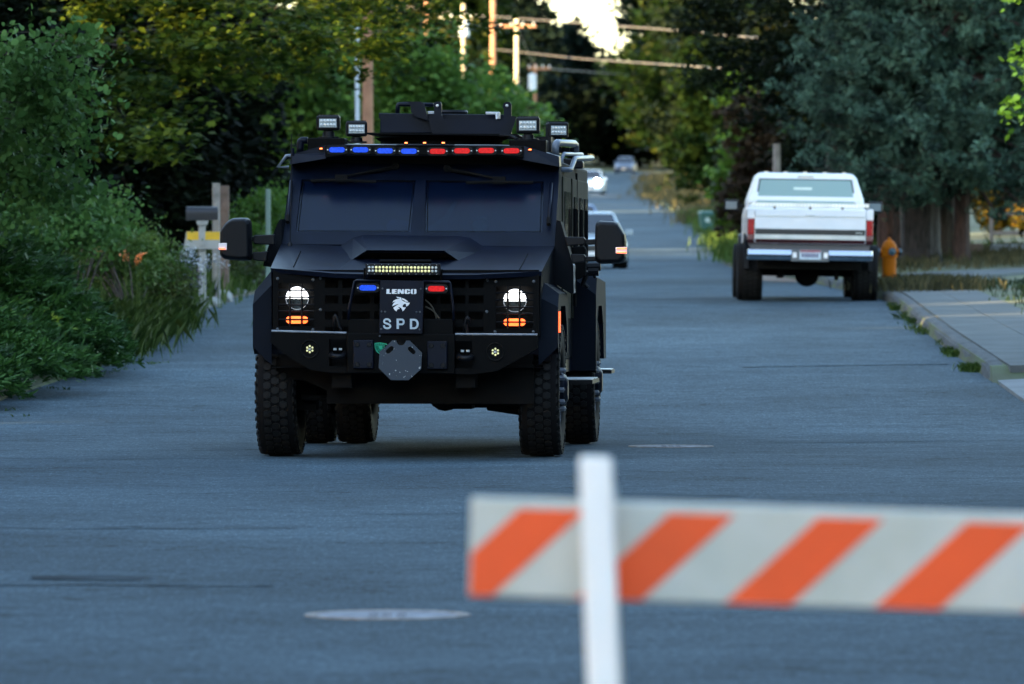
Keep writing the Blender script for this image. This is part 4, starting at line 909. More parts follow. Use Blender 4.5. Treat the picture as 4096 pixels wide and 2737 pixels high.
# evergreens behind the maple, their near-black leaf colour standing in for deep shade
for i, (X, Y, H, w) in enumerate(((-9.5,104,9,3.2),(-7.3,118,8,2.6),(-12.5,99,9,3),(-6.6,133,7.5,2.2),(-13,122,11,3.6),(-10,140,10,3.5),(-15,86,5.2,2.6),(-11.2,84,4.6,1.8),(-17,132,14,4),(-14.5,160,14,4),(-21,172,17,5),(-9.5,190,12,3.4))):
    lab = ['tall shade-darkened evergreen behind the maple beside its trunk','shade-darkened evergreen behind the black mailbox','shade-darkened evergreen behind the birch and maple','shade-darkened evergreen behind the green metal post','tall shade-darkened evergreen farther back behind the maple','shade-darkened evergreen closing the gap left of the truck','shade-darkened evergreen at the left edge behind the birch','low shade-darkened evergreen behind the long grass','tall evergreen far back at the upper left','tall evergreen far back left of the maple trunk','tallest evergreen far back at the left','tall evergreen far back behind the brown utility pole'][i]
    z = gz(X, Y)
    crown_tree('shade_dark_evergreen', lab, X, Y, (X,Y,z+H), [(X,Y,z+H*.22,w,w,H*.28),(X,Y,z+H*.5,w*.85,w*.85,H*.3),(X,Y,z+H*.78,w*.55,w*.55,H*.28)], 520, 26, .34, .17, CLUMP, lf_dark, bark, .15, 40+i, shell=.3, flat=.6, nb=6, group='evergreens darkened for shade behind the maple')
# junipers sprawling over the road edge at the lower left: feathery sprays
def juniper(label, cx, cy, rx, ry, h, n, seed, mat):
    rng = np.random.default_rng(seed); z0 = gz(cx, cy); t = thing('juniper_shrub', label, 'shrub', (cx, cy, z0), 0, 'junipers sprawling beside the road')
    sp = []; m = MB()
    for i in range(n):
        a = rng.uniform(0, 2*math.pi); u = rng.uniform(.1, 1)**.6; d = np.array([math.cos(a)*rx*u, math.sin(a)*ry*u]); zz = h*(1-u**2*.75)*rng.uniform(.55,1.05)
        p0 = np.array([d[0]*.45, d[1]*.45, zz*.45]); p1 = np.array([d[0], d[1], zz]); L = rng.uniform(.30,.55)
        dr = np.array([math.cos(a)+rng.normal()*.4, math.sin(a)+rng.normal()*.4, rng.uniform(.05,.7)]); dr /= np.linalg.norm(dr)
        k = 46; tt = rng.uniform(0,1,k); side = rng.normal(size=(k,3)); w = .055*(1-tt*.75)
        q = p1 + dr*L*tt[:,None] + side*w[:,None] - np.array([0,0,1])*(.12*tt**2)[:,None]
        nd = dr[None,:] + rng.normal(size=(k,3))*.42; nd /= np.linalg.norm(nd, axis=1)[:,None]; sd_ = np.cross(nd, rng.normal(size=(k,3))); sd_ /= np.linalg.norm(sd_, axis=1)[:,None]
        ln = rng.uniform(.05,.11,k)[:,None]; wd_ = .011
        sp.append(np.stack([q-sd_*wd_, q+sd_*wd_, q+nd*ln*.7+sd_*wd_*.8, q+nd*ln, q+nd*ln*.7-sd_*wd_*.8], 1).reshape(-1,3))
        if i % 12 == 0: m.tube([(d[0]*.1,d[1]*.1,.0), tuple(p0), tuple(p1)], [.02,.014,.006], 5)
    V = np.concatenate(sp); V[:,2] = np.maximum(V[:,2], .015)
    npmesh('foliage', V, 5, mat, t, 'stuff'); m.build('stem', bark, t)
juniper('sprawling green juniper nearest the camera at the lower left road edge', -5.95, 64.5, 1.3, 1.9, .80, 900, 51, lf_jun)
juniper('taller feathery juniper behind the nearest one', -6.1, 68.3, 1.5, 1.9, 1.45, 1100, 52, lf_jun)
juniper('low juniper whose tip reaches over the asphalt', -5.35, 69.6, .85, 1.5, .70, 550, 53, lf_jun)
juniper('dark low juniper at the bottom of the shrubs by the left picture edge', -6.0, 61.4, .95, 1.3, .65, 550, 54, lf_jun)
# long grass, day lilies, white flowers
def tufts(name, label, pts, hgt, wid, mat, seed, lean=.3, kind='stuff', top=True, parent=None, nper=16, spread=.16):
    rng = np.random.default_rng(seed); P0 = np.array(pts); n = len(P0)*nper
    B = np.repeat(P0, nper, axis=0) + rng.normal(size=(n,3))*np.array([spread,spread,0]); a = rng.uniform(0, 2*math.pi, n); h = hgt*rng.uniform(.5,1.2,n); l = lean*rng.uniform(.2,1.3,n)*h
    dx, dy = np.cos(a), np.sin(a); px, py = -dy*wid/2, dx*wid/2; z = np.zeros(n)
    v0 = B + np.stack([px,py,z],1); v1 = B - np.stack([px,py,z],1); m0 = B + np.stack([dx*l*.35,dy*l*.35,h*.6],1); v2 = m0 - np.stack([px,py,z],1)*.8; v5 = m0 + np.stack([px,py,z],1)*.8; tip = B + np.stack([dx*l,dy*l,h*.97],1)
    o = npmesh(name, np.stack([v0,v1,v2,tip,v5],1).reshape(-1,3), 5, mat, parent, kind)
    if label: o['label'] = label
    return o
rng = np.random.default_rng(61); pts = []
for i in range(520):
    y = rng.uniform(71, 84.5); x = xl(y) - .2 - rng.uniform(0,1)**1.3*2.6; pts.append((x, y, gz(x, y)))
tufts('grass', 'long green grass and lily leaves along the left road edge', pts, .38, .008, lf_grass, 62, .7, nper=70, spread=.32)
pts = []
for i in range(700):
    y = rng.uniform(92, 175); x = xl(y) - .1 - rng.uniform(0,1)**1.5*4; pts.append((x, y, gz(x, y)))
tufts('grass', 'grass on the left verge behind the truck', pts, .4, .022, lf_grass, 63, .4, nper=30, spread=.25)
pts = []
for i in range(420):
    y = rng.uniform(60, 74); x = xl(y) - .9 - rng.uniform(0,1)*4; pts.append((x, y, gz(x, y)))
tufts('grass', 'undergrowth between the junipers and the birch', pts, .5, .014, lf_grass, 64, .5, nper=30)
# grey green and brown bushes by the road edge
def bush(label, X, Y, blobs, ncl, per, cr, size, mat, seed, tm=OVAL, name='bush', group=None, up=.2, droop=-.2):
    rng = np.random.default_rng(seed); z0 = gz(X, Y); t = thing(name, label, 'bush', (X, Y, z0), 0, group); L, cc = clumps(blobs, ncl, per, cr, rng, .3, .9); L = L[L[:,2] > z0+.02]; off = np.array([X,Y,z0])
    npmesh('foliage', place(tm, L-off, size, rng, up, droop), len(tm), mat, t, 'stuff'); m = MB()
    for c in cc[::max(1, len(cc)//14)]-off: m.tube([(0,0,-.1), tuple(c*.5+np.array([0,0,.1])), tuple(c)], [.015,.01,.004], 5)
    m.build('stem', bark, t); return t
p = at(385, 665, 87); bush('round olive brown bush at the left road edge', p[0], 87, [blob(388,650,52,62,87,.5), blob(365,690,45,45,87,.4)], 120, 60, .09, .055, lf_bush, 71)
p = at(300, 640, 82); bush('tall thicket of grey green stems among the lilies', p[0], 83, [blob(270,600,90,70,84), blob(330,600,70,60,85), blob(200,560,80,60,84)], 160, 46, .16, .07, lf_grass, 72)
p = at(150, 520, 78); bush('dark leafy shrub under the birch', p[0], 79, [blob(120,520,120,60,78), blob(230,500,80,50,80), blob(40,560,90,60,76)], 200, 46, .15, .065, lf_birch, 73, ROUND)
p = at(600, 480, 110); bush('green bush behind the metal post left of the truck', p[0], 112, [blob(600,490,55,55,112), blob(650,500,60,60,114), blob(560,560,60,40,110)], 200, 36, .16, .085, lf_mid, 74)
p = at(470, 590, 104); bush('dark low bush behind the mailboxes', p[0], 104, [blob(480,600,80,35,104), blob(560,610,70,35,108)], 120, 36, .14, .08, lf_bush, 75)
# flowers: white umbels and orange day lilies
wf = M('white_petals', (.42,.48,.55), rough=.7, var=.2); of = M('orange_petals', (.75,.22,.04), rough=.6, var=.2); pf = M('purple_petals', (.07,.07,.14), rough=.7)
def flower_bed(label, cat, pos, mat, seed, n, hgt, r, name):
    rng = np.random.default_rng(seed); x0 = sum(p[0] for p in pos)/len(pos); y0 = pos[0][1]; z0 = gz(x0, y0); t = thing(name, label, cat, (x0, y0, z0)); C = []; m = MB()
    for p in pos:
        q = np.array(p) - np.array([x0, y0, z0]); C.append(q + rng.normal(size=(n,3))*r)
        g = gz(p[0], p[1])-z0; m.tube([(q[0]*.9, q[1], g), tuple(q)], .006, 4)
    npmesh('blossom', place(ROUND, np.concatenate(C), .035, rng, .6, 0, .1), 8, mat, t, 'stuff'); m.build('stem', lf_grass, t)
flower_bed('cluster of white flowers beside the mailbox post', 'flowers', [at(x, y, 90) for x, y in ((360,590),(378,585),(395,592),(420,582),(437,588),(450,600),(470,605),(445,577),(410,600),(430,575))], wf, 81, 26, .5, .045, 'white_flowers')
flower_bed('orange day lily spikes in the long grass', 'flowers', [at(x, y, 81) for x, y in ((229,566),(231,576),(290,580),(287,590),(318,592),(315,600),(322,585))], of, 82, 14, .5, .025, 'orange_flowers')
flower_bed('small white blossoms at the foot of the newspaper box', 'flowers', [at(x, y, 96) for x, y in ((490,590),(500,600),(512,605),(480,598))], wf, 83, 20, .4, .04, 'white_flowers')
flower_bed('bluish purple flower bush below the newspaper box', 'flowers', [at(x, y, 91) for x, y in ((425,615),(440,622),(450,635),(440,605),(430,640),(455,650))], pf, 84, 60, .4, .09, 'purple_flowers')
# rocks
rock = M('pale_rock', (.20,.21,.21), rough=.9, var=.3, scale=4, bump=.8, bscale=12)
def boulder(label, X, Y, r, seed):
    rng = random.Random(seed); bm = bmesh.new(); bmesh.ops.create_icosphere(bm, subdivisions=2, radius=r)
    for v in bm.verts: v.co *= rng.uniform(.75, 1.15); v.co.z *= .6
    me = bpy.data.meshes.new('boulder'); bm.to_mesh(me); bm.free(); me.materials.append(rock); o = bpy.data.objects.new('boulder', me); col.objects.link(o); o.location = (X, Y, gz(X, Y)+r*.25); o['label'] = label; o['category'] = 'rock'; o['group'] = 'rocks edging the flower bed'
for i, (x, y, Y, r, l) in enumerate(((462,688,93,.13,'small pale rock nearest the olive bush'),(480,676,95,.19,'larger pale rock second from the olive bush'),(503,668,98,.23,'broad pale rock in the middle of the rock row'),(545,655,104,.16,'pale rock half hidden by the truck fender'),(585,648,112,.28,'grey rock nearest the truck'))): boulder(l, at(x, y, Y)[0], Y, r, i)

# ------------------------------------------------------------------ mailboxes, posts
wood_g = M('weathered_post', (.20,.20,.19), rough=.9, var=.3, scale=8, bump=.5); wood_b = M('brown_post', (.12,.09,.075), rough=.9, var=.3, scale=8, bump=.5)
def post(name, label, dx0, dx1, dy0, Y, mat, cat='post', th=None):
    a = at(dx0, dy0, Y); b = at(dx1, dy0, Y); x = (a[0]+b[0])/2; w = (b[0]-a[0])/2; z = gz(x, Y); m = MB().box(-w, w, -w, w, -.3, a[2]-z); o = m.build(name, mat, None, bevel=.01, loc=(x, Y, z)); o['label'] = label; o['category'] = cat; return o
post('wooden_post', 'pale weathered wooden post behind the black mailbox', 487, 504, 420, 97, wood_g); post('wooden_post', 'brown square wooden post right of the pale one', 505, 525, 426, 99, wood_b)
post('metal_post', 'thin green metal sign post left of the truck', 609, 620, 434, 104, M('green_metal', (.14,.22,.20), rough=.5))
Y = 95; a = at(427,474,Y); b = at(500,505,Y); x = (a[0]+b[0])/2; zg = gz(x, Y); t = thing('mailbox', 'black mailbox with rounded top on a post among the flowers', 'mailbox', (x, Y, zg))
mbx = M('mailbox_black', (.012,.014,.02), rough=.35); w = (b[0]-a[0])/2; z0, z1 = b[2]-zg, a[2]-zg; r = .10
sec = [(-r, z0)] + [(-r*math.cos(q), z1-r+r*math.sin(q)) for q in [math.pi*i/10 for i in range(11)]] + [(r, z0)]
MB().prism([(-w, p_, q) for p_, q in sec], [(w, p_, q) for p_, q in sec]).build('box', mbx, t); MB().box(w, w+.015, -r*.95, r*.95, z0+.005, z1-.04).build('door', M('mailbox_grey', (.16,.17,.18)), t)
MB().box(-.06, .04, -.04, .04, -.3, z0).build('post', wood_b, t)
a = at(422,531,94); b = at(510,571,94); x = (a[0]+b[0])/2; zg = gz(x,94); t = thing('newspaper_box', 'white and yellow newspaper delivery box on a pale post', 'newspaper box', (x,94,zg))
w = (b[0]-a[0])/2; z1, z0 = a[2]-zg, b[2]-zg; yel = M('newspaper_yellow', (.62,.40,.02), rough=.5); wht = M('newspaper_white', (.30,.32,.32), rough=.6)
m = MB(); m.prism([(-w,-.12,z0),(w*.82,-.12,z0),(w,-.12,z1),(-w*.86,-.12,z1)], [(-w,.12,z0),(w*.82,.12,z0),(w,.12,z1),(-w*.86,.12,z1)]); m.build('box', wht, t)
zb = z0+(z1-z0)*.52
MB().box(-w*.84, -w*.22, -.126, -.121, zb, z1-.004).build('yellow_panel', yel, t); MB().box(w*.12, w*.88, -.126, -.121, zb, z1-.004).build('yellow_panel', yel, t)
MB().box(-w*.22, w*.12, -.135, -.121, z0+.05, z1+.06).build('spout', wht, t); MB().prism([(-w*.35,-.1,z1+.16),(w*.25,-.1,z1+.16),(w*.18,-.1,z1+.10),(-w*.3,-.1,z1+.10)], [(-w*.35,.1,z1+.16),(w*.25,.1,z1+.16),(w*.18,.1,z1+.10),(-w*.3,.1,z1+.10)]).build('bracket', wht, t)
MB().box(-w*.2, w*.1, -.05, .05, z1, z1+.10).build('neck', wht, t)
MB().box(-.05-w*.05, .05-w*.05, -.05, .05, -.3, z0).build('post', wht, t)

# ------------------------------------------------------------------ right side: spruce, trunks, hydrant, fence
orange = M('hydrant_orange', (.26,.070,.0015), rough=.6, var=.12, spec=.08); teald = M('hydrant_cap', (.01,.035,.05), rough=.4)
hx = at(2038,645,102); z0 = gz(hx[0], 102); t = thing('fire_hydrant', 'orange fire hydrant with dark caps beside the parked pickup', 'fire hydrant', (hx[0],102,z0), R(8))
MB().lathe([(.145,-.1),(.145,.03),(.115,.035),(.11,.06),(.112,.50),(.135,.505),(.14,.55),(.12,.555),(.125,.66),(.115,.70),(.085,.755),(.05,.785),(.045,.79)], (0,0,0), n=24).build('barrel', orange, t, smooth=False)
MB().lathe([(.03,.785),(.028,.83),(.0,.835)], (0,0,0), n=6).build('top_nut', orange, t)
for s, ax in ((-1,'x'),(1,'x')): MB().lathe([(.05,s*.1),(.05,s*.155)], (0,0,.60), axis='x', n=14).build('nozzle', orange, t); MB().lathe([(.058,s*.155),(.058,s*.185),(.03,s*.19),(.02,s*.21),(0,s*.212)], (0,0,.60), axis='x', n=14).build('cap', teald, t)
MB().lathe([(.07,-.1),(.07,-.14)], (.02,0,.60), axis='y', n=16).build('nozzle', orange, t); MB().lathe([(.062,-.14),(.062,-.175),(.03,-.18),(.0,-.2)], (.02,0,.60), axis='y', n=16).build('cap', teald, t)
for k in range(8):
    q = 2*math.pi*k/8; MB().box(.128*math.cos(q)-.012, .128*math.cos(q)+.012, .128*math.sin(q)-.012, .128*math.sin(q)+.012, .028, .05).build('flange_bolt', teald, t)
def trunk(label, dx0, dx1, Y, H, mat, seed, lean=0, name='spruce_trunk', cat='tree trunk'):
    rng = np.random.default_rng(seed); a = at(dx0, 590, Y); b = at(dx1, 590, Y); x = (a[0]+b[0])/2; r = (b[0]-a[0])/2; z = gz(x, Y); m = MB(); n = 28
    prof_ = [(-.3,1.25),(0,1.18),(.3,1.05),(1,1.0),(2.5,.92),(5,.82),(H,.55)]; ph = rng.uniform(0,6.28,3)
    for h, k in prof_:
        for i in range(n):
            q = 2*math.pi*i/n; rr = r*k*(1+.05*math.sin(5*q+ph[0])+.04*math.sin(9*q+ph[1])+.02*rng.normal()); m.v.append((rr*math.cos(q)+lean*h, rr*math.sin(q), h))
    for j in range(len(prof_)-1):
        for i in range(n): m.f.append((j*n+i, j*n+(i+1)%n, (j+1)*n+(i+1)%n, (j+1)*n+i))
    return x, z, m
# one big blue spruce with two of its neighbours' trunks
def spruce(label, dx0, dx1, Y, H, barkm, seed, nbr, rad, zlow, lean=0, mat=None, ysc=1.0, nd=64):
    rng = np.random.default_rng(seed); x, z, m = trunk(label, dx0, dx1, Y, H, barkm, seed, lean); t = thing('blue_spruce' if mat is None else 'spruce_tree', label, 'tree', (x, Y, z)); m.build('trunk', barkm, t)
    Cs = []; br = MB()
    for i in range(nbr):
        h = zlow + (H-zlow)*rng.uniform(0,1)**1.25; a = rng.uniform(0, 2*math.pi); Lb = rad*(1-((h-zlow)/(H-zlow))**1.2*.85)*rng.uniform(.6,1.1)
        d = np.array([math.cos(a), math.sin(a)*ysc]); sag = rng.uniform(.12,.42)*Lb
        k = int(nd*Lb/3)+8; u = rng.uniform(.18,1,k)**.75
        p = np.stack([d[0]*Lb*u, d[1]*Lb*u, h - sag*np.sin(u*2.4)*.9 + .10*Lb*(u**3)], 1)
        sub = rng.normal(size=(k,3))*np.array([.17,.17,.07])*(1.25-u*.75)[:,None]; sub[:,2] -= np.abs(sub[:,0])*.35
        Cs.append(p + sub + np.array([lean*h,0,0]))
        if i % 2 == 0: br.tube([(lean*h,0,h), (d[0]*Lb*.5+lean*h, d[1]*Lb*.5, h-sag*.85), (d[0]*Lb*.9+lean*h, d[1]*Lb*.9, h-sag*.6)], [.05,.03,.008], 5)
    C = np.concatenate(Cs)
    # each tuft: a spray of narrow needle blades
    K = 6; n = len(C); Cr = np.repeat(C, K, axis=0) + rng.normal(size=(n*K,3))*.028
    NB = np.array([(0,-.5),(.10,-.25),(.07,.5),(-.07,.5),(-.10,-.25)]); npmesh('needles', place(NB, Cr, .135, rng, .25, .1, .0), 5, mat or lf_spruce, t, 'stuff'); br.build('branch', barkm, t)
    return t
spruce('large blue spruce with hanging boughs over the sidewalk, its wide grey trunk behind the hydrant', 2066, 2152, 125, 13, barkg, 91, 620, 2.9, 3.2)
spruce('reddish trunked spruce directly behind the fire hydrant', 2012, 2066, 128, 13, barkr, 92, 170, 1.7, 3.4, mat=None)
spruce('dark trunked spruce right of the wide grey trunk', 2150, 2190, 127, 13, bark, 93, 340, 3.1, 2.4)
spruce('slim reddish trunk spruce farthest right of the group', 2186, 2222, 124, 13, barkr, 94, 460, 3.3, 1.9)
# broad leaved trees left of the spruce, with dark boughs
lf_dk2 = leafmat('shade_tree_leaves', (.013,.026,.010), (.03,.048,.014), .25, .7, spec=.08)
crown_tree('shade_tree', 'dark leafy tree overhanging the street above the pickup', 9.2, 132, (9,132,13), [blob(1750,60,170,120,130), blob(1650,150,90,80,128), blob(1850,120,120,90,131), blob(1620,40,80,60,130), blob(1780,220,130,70,131), blob(1930,220,110,80,132), (8,131,8.5,4,4,3)], 560, 46, .25, .13, MAPLE, lf_dk2, bark, .25, 95, shell=.35, flat=.45, nb=26, up=.6)
crown_tree('shade_tree', 'tree with amber sun dapples painted in its leaves between the dark tree and the spruce', 7.6, 152, (8.5,150,15), [blob(1870,90,130,100,148), blob(1830,200,90,60,148), blob(1990,60,120,80,150), blob(2050,250,150,80,150), (11,150,10,5,4,3)], 420, 40, .3, .16, MAPLE, leafmat('sun_dapple_leaves', (.05,.055,.012), (.16,.11,.022), .4, spec=.05), bark, .25, 96, shell=.4, flat=.5, nb=20)  # amber leaf tone paints orange sun dapples
crown_tree('maple_tree', 'bright green maple bough hanging in at the right edge', 8.6, 88, (8.6,88,10), [blob(2345,110,55,60,86), blob(2400,180,70,90,87), blob(2340,230,35,40,86), (8.8,88,6,2,2,2)], 150, 40, .14, .11, MAPLE, leafmat('bright_maple', (.05,.14,.015), (.08,.2,.025), .4), bark, .15, 97, shell=.3, flat=.6, nb=12)
def rowtrees(spec, group):
    for i, (lab, X, Y, H, w, m_, sz, nc, pr_, sh) in enumerate(spec):
        z = gz(X, Y)
        crown_tree('background_tree', lab, X, Y, (X,Y,z+H), [(X,Y,z+H*.3,w,w,H*.28),(X+w*.25,Y,z+H*.55,w*.9,w,H*.3),(X-w*.2,Y,z+H*.8,w*.65,w*.7,H*.22)], nc, pr_, w*.12, sz, CLUMP, m_, bark, w*.02, 200+i+hash(group)%7*0, shell=sh, flat=.7, nb=8, group=group)
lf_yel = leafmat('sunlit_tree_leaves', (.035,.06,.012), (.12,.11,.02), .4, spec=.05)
rowtrees([
 ('rust brown bush under the trees left of the pickup', 6.9, 178, 4.6, 1.2, lf_rust, .16, 220, 24, .3),
 ('green bush on the verge behind the recycling bin', 8.3, 222, 6.0, 1.4, lf_mid, .2, 260, 26, .3),
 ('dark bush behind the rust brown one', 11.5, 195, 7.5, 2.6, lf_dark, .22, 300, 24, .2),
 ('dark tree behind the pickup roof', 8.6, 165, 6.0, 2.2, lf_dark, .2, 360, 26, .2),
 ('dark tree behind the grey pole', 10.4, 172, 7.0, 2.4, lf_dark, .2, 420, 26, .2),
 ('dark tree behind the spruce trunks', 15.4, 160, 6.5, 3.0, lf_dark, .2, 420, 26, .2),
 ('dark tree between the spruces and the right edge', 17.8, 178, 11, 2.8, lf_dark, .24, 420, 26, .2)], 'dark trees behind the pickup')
lf_sun_gold = leafmat('sun_painted_leaves', (.10,.10,.015), (.42,.24,.03), .5, spec=.05)  # low sunlight on the bushes is put into this leaf colour
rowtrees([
 ('tree with sunlight painted into its golden green leaves beyond the spruce trunks', 15.8, 205, 4.4, 1.6, lf_sun_gold, .2, 260, 26, .3),
 ('tree with painted golden sunlight at the right edge beyond the fence', 18.0, 212, 4.4, 1.9, lf_sun_gold, .2, 260, 26, .3)], 'bushes with painted sunlight beyond the fence')
lf_brt = leafmat('bright_green_leaves', (.06,.14,.025), (.11,.21,.04), .4, spec=.08)
rowtrees([
 ('bright green leafy tree directly behind the truck turret', -2.2, 168, 6.2, 2.4, lf_brt, .17, 420, 44, .35),
 ('bright green leafy tree behind the roof lights left of the turret', -5.2, 172, 5.8, 2.2, lf_brt, .17, 380, 44, .35),
 ('dark green tree between the maple and the bright green trees', -8.5, 178, 7.5, 2.6, lf_dk2, .2, 420, 36, .3),
 ('lighter green tree top right of the turret', .0, 196, 5.6, 1.5, lf_brt, .17, 240, 36, .35)], 'green trees behind the truck')
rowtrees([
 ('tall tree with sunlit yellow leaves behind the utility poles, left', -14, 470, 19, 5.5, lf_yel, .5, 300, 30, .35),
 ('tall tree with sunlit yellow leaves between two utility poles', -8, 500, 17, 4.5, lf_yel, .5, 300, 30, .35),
 ('olive tree right behind the brown utility pole', -3.2, 520, 18, 3.8, lf_olive, .5, 300, 30, .35),
 ('dark conifer like tree right of the last utility pole', .8, 545, 13, 3.0, lf_conifer, .45, 340, 30, .25),
 ('dark tree at the far bend left of the road', -1.5, 430, 8, 3.0, lf_dk2, .4, 280, 26, .25),
 ('far dark tree left of the road at mid distance', -7.0, 340, 9.5, 3.6, lf_dk2, .35, 320, 28, .25),
 ('far dark tree closing the left side', -12.5, 330, 12, 4.2, lf_dk2, .35, 320, 28, .25)], 'trees behind the utility poles')
rowtrees([
 ('tall olive green tree right of the far road bend', 15.5, 560, 25, 7.0, lf_olive, .55, 420, 34, .35),
 ('large dark green tree on the right where the road narrows', 13.0, 400, 13, 4.5, lf_dk2, .4, 380, 30, .3),
 ('green tree leaning over the far road', 10.6, 330, 9.0, 2.8, lf_olive, .32, 300, 30, .3),
 ('mid green tree behind the recycling bin', 11.6, 275, 9.0, 3.0, lf_dk2, .3, 320, 28, .3),
 ('dark green tree behind the dark bush', 14.5, 240, 11, 3.4, lf_dk2, .28, 360, 28, .25),
 ('tall golden tree far off right of the sky gap', 17.0, 640, 27, 6.0, lf_yel, .6, 320, 30, .35)], 'trees right of the far road')
rowtrees([
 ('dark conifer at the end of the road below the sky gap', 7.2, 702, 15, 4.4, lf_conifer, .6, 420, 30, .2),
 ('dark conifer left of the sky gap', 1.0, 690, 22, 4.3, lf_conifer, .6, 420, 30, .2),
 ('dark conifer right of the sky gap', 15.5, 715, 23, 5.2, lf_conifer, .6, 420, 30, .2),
 ('low added tree, black as shade, closing the road end on the left', -3, 640, 9, 3.4, lf_dark, .6, 800, 30, .15),  # low trees added for the black shade where the road ends
 ('low added tree, black as shade, behind the far blue car', 4.5, 646, 9, 4.2, lf_dark, .6, 900, 30, .15),
 ('low added tree, black as shade, right of the far blue car', 12.0, 652, 9, 4.6, lf_dark, .6, 900, 30, .15),
 ('low added tree, black as shade, closing the road end on the right', 19.5, 656, 12, 5.0, lf_dark, .6, 900, 30, .15),
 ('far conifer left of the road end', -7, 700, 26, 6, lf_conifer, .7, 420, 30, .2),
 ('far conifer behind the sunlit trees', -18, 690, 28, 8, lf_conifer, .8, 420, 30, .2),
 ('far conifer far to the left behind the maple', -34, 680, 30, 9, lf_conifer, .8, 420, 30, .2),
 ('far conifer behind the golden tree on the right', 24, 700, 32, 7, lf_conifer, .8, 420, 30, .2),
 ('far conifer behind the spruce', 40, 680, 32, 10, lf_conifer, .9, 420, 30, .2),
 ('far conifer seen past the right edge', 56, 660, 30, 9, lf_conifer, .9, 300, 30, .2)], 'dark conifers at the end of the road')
# trees outside the picture to the left: they keep the street in evening shade
shade = []
def shaderow(ys, X, H, w, grp, lab):
    for i, y in enumerate(ys):
        z = gz(X, y); rngs = random.Random(int(y*7)+int(H)); xx = X + rngs.uniform(-1.5,1.5); hh = H*rngs.uniform(.96,1.03)
        crown_tree('unseen_shade_tree', lab, xx, y, (xx,y,z+hh), [(xx,y,z+hh*.3,w,w,hh*.32),(xx,y,z+hh*.62,w*.95,w*.95,hh*.34)], 260, 20, w*.14, .75, CLUMP, lf_dk2, bark, .2, 300+int(y), shell=.1, flat=.7, nb=4, group=grp)
shaderow(range(-60, 58, 6), -26, 18, 4.2, 'dense trees along the left of the street', 'dense tree in the row outside the picture that shades the street')
shaderow([79], -29, 11.5, 3.4, 'trees left of the maple', 'unseen tree added left of the maple to shade the pickup')  # out of view, added to shade the parked pickup
shaderow(range(60, 75, 6), -27, 8.2, 3.6, 'lower trees along the left of the street', 'unseen tree left of the maple, kept low to let sun through')  # out of view, height set so the sun reaches the maple top
shaderow(range(85, 140, 6), -28, 17, 4.2, 'trees left of the maple', 'unseen tree added left of the maple to shade the pickup')  # out of view, height set to keep the spruces in shade
shaderow(range(335, 690, 10), -36, 12, 5.5, 'unseen trees shading the far street', 'unseen tree added to shade the far end of the street')  # hidden row added to darken the far road
shaderow(list(range(140, 158, 7)) + list(range(193, 300, 7)), -32, 14.5, 4.6, 'trees far along the left of the street', 'unseen dense tree placed far along the left to shade the street')  # out of view, with a gap left for sun on the far bushes

for i, x in enumerate(range(-44, 50, 7)):  # unseen trees added as a barrier against the low sky behind the camera
    crown_tree('unseen_shade_tree', 'unseen tree added behind the camera to block the low sky', x, -62, (x,-62,18), [(x,-62,4.5,4.8,3.5,5),(x,-62,12,4.5,3.5,5.5)], 240, 20, .6, .8, CLUMP, lf_dk2, bark, .2, 700+i, shell=.1, flat=.7, nb=4, group='unseen trees blocking the low sky')
for i, y in enumerate(range(-22, 76, 7)):  # unseen trees added to block the low sky on the right
    crown_tree('unseen_shade_tree', 'unseen tree added beyond the sidewalk to block the low sky', 15, y, (15,y,13), [(15,y,4,3.5,4,4),(15,y,9,3.3,3.8,4)], 200, 20, .55, .75, CLUMP, lf_dk2, bark, .2, 740+i, shell=.1, flat=.7, nb=4, group='unseen trees blocking the sky on the right')
# ------------------------------------------------------------------ poles and wires
pole_l = M('pole_wood_pale', (.42,.36,.26), rough=.85, var=.2, scale=3); pole_b = M('pole_wood_red', (.30,.15,.085), rough=.85, var=.2, scale=3); pole_g = M('pole_wood_grey', (.16,.15,.14), rough=.9, var=.25, scale=5); tranm = M('transformer_grey', (.42,.48,.54), rough=.5)
def pole(label, dx, dytop, Y, r, mat, arms=(), trans=None, zt=None):
    a = at(dx, dytop, Y); z = gz(a[0], Y); H = (zt or a[2]) - z; t = thing('utility_pole', label, 'utility pole', (a[0], Y, z), 0, 'wooden utility poles'); MB().tube([(0,0,-1),(0,0,H*.5),(0,0,H)], [r*1.2,r,r*.85], 14).build('pole', mat, t)
    for (x0, x1, dy, am) in arms:
        p0, p1 = at(x0, dy, Y), at(x1, dy, Y); zz = p0[2]-z; MB().box(p0[0]-a[0], p1[0]-a[0], -r-.12, -r, zz-.08, zz+.08).build('crossarm', am, t)
        for q in (.06,.35,.65,.94):
            xx = p0[0]-a[0]+(p1[0]-p0[0])*q; MB().lathe([(.03,.08),(.07,.12),(.05,.2),(.07,.24),(0,.28)], (xx,-r-.06,zz), n=8).build('insulator', tranm, t)
    if trans:
        x0, x1, y0, y1 = trans; p0, p1 = at(x0,y0,Y), at(x1,y1,Y); xc = (p0[0]+p1[0])/2-a[0]; rr = (p1[0]-p0[0])/2
        MB().lathe([(0,p1[2]-z),(rr,p1[2]-z+.05),(rr,p0[2]-z-.1),(rr*.8,p0[2]-z),(0,p0[2]-z+.05)], (xc,-r-rr*.6,0), n=18).build('transformer', tranm, t)
    return t
pole('pale sunlit utility pole with a crossarm behind the turret', 1184, 40, 450, .16, pole_l, [(1142,1228,61,pole_b)])
pole('tall reddish brown utility pole running out of the top of the picture', 1130, 0, 400, .18, pole_b, zt=24)
pole('utility pole with pale crossarm and grey transformer', 1062, 10, 440, .15, pole_l, [(1008,1082,42,pole_l)], (1053,1076,50,86))
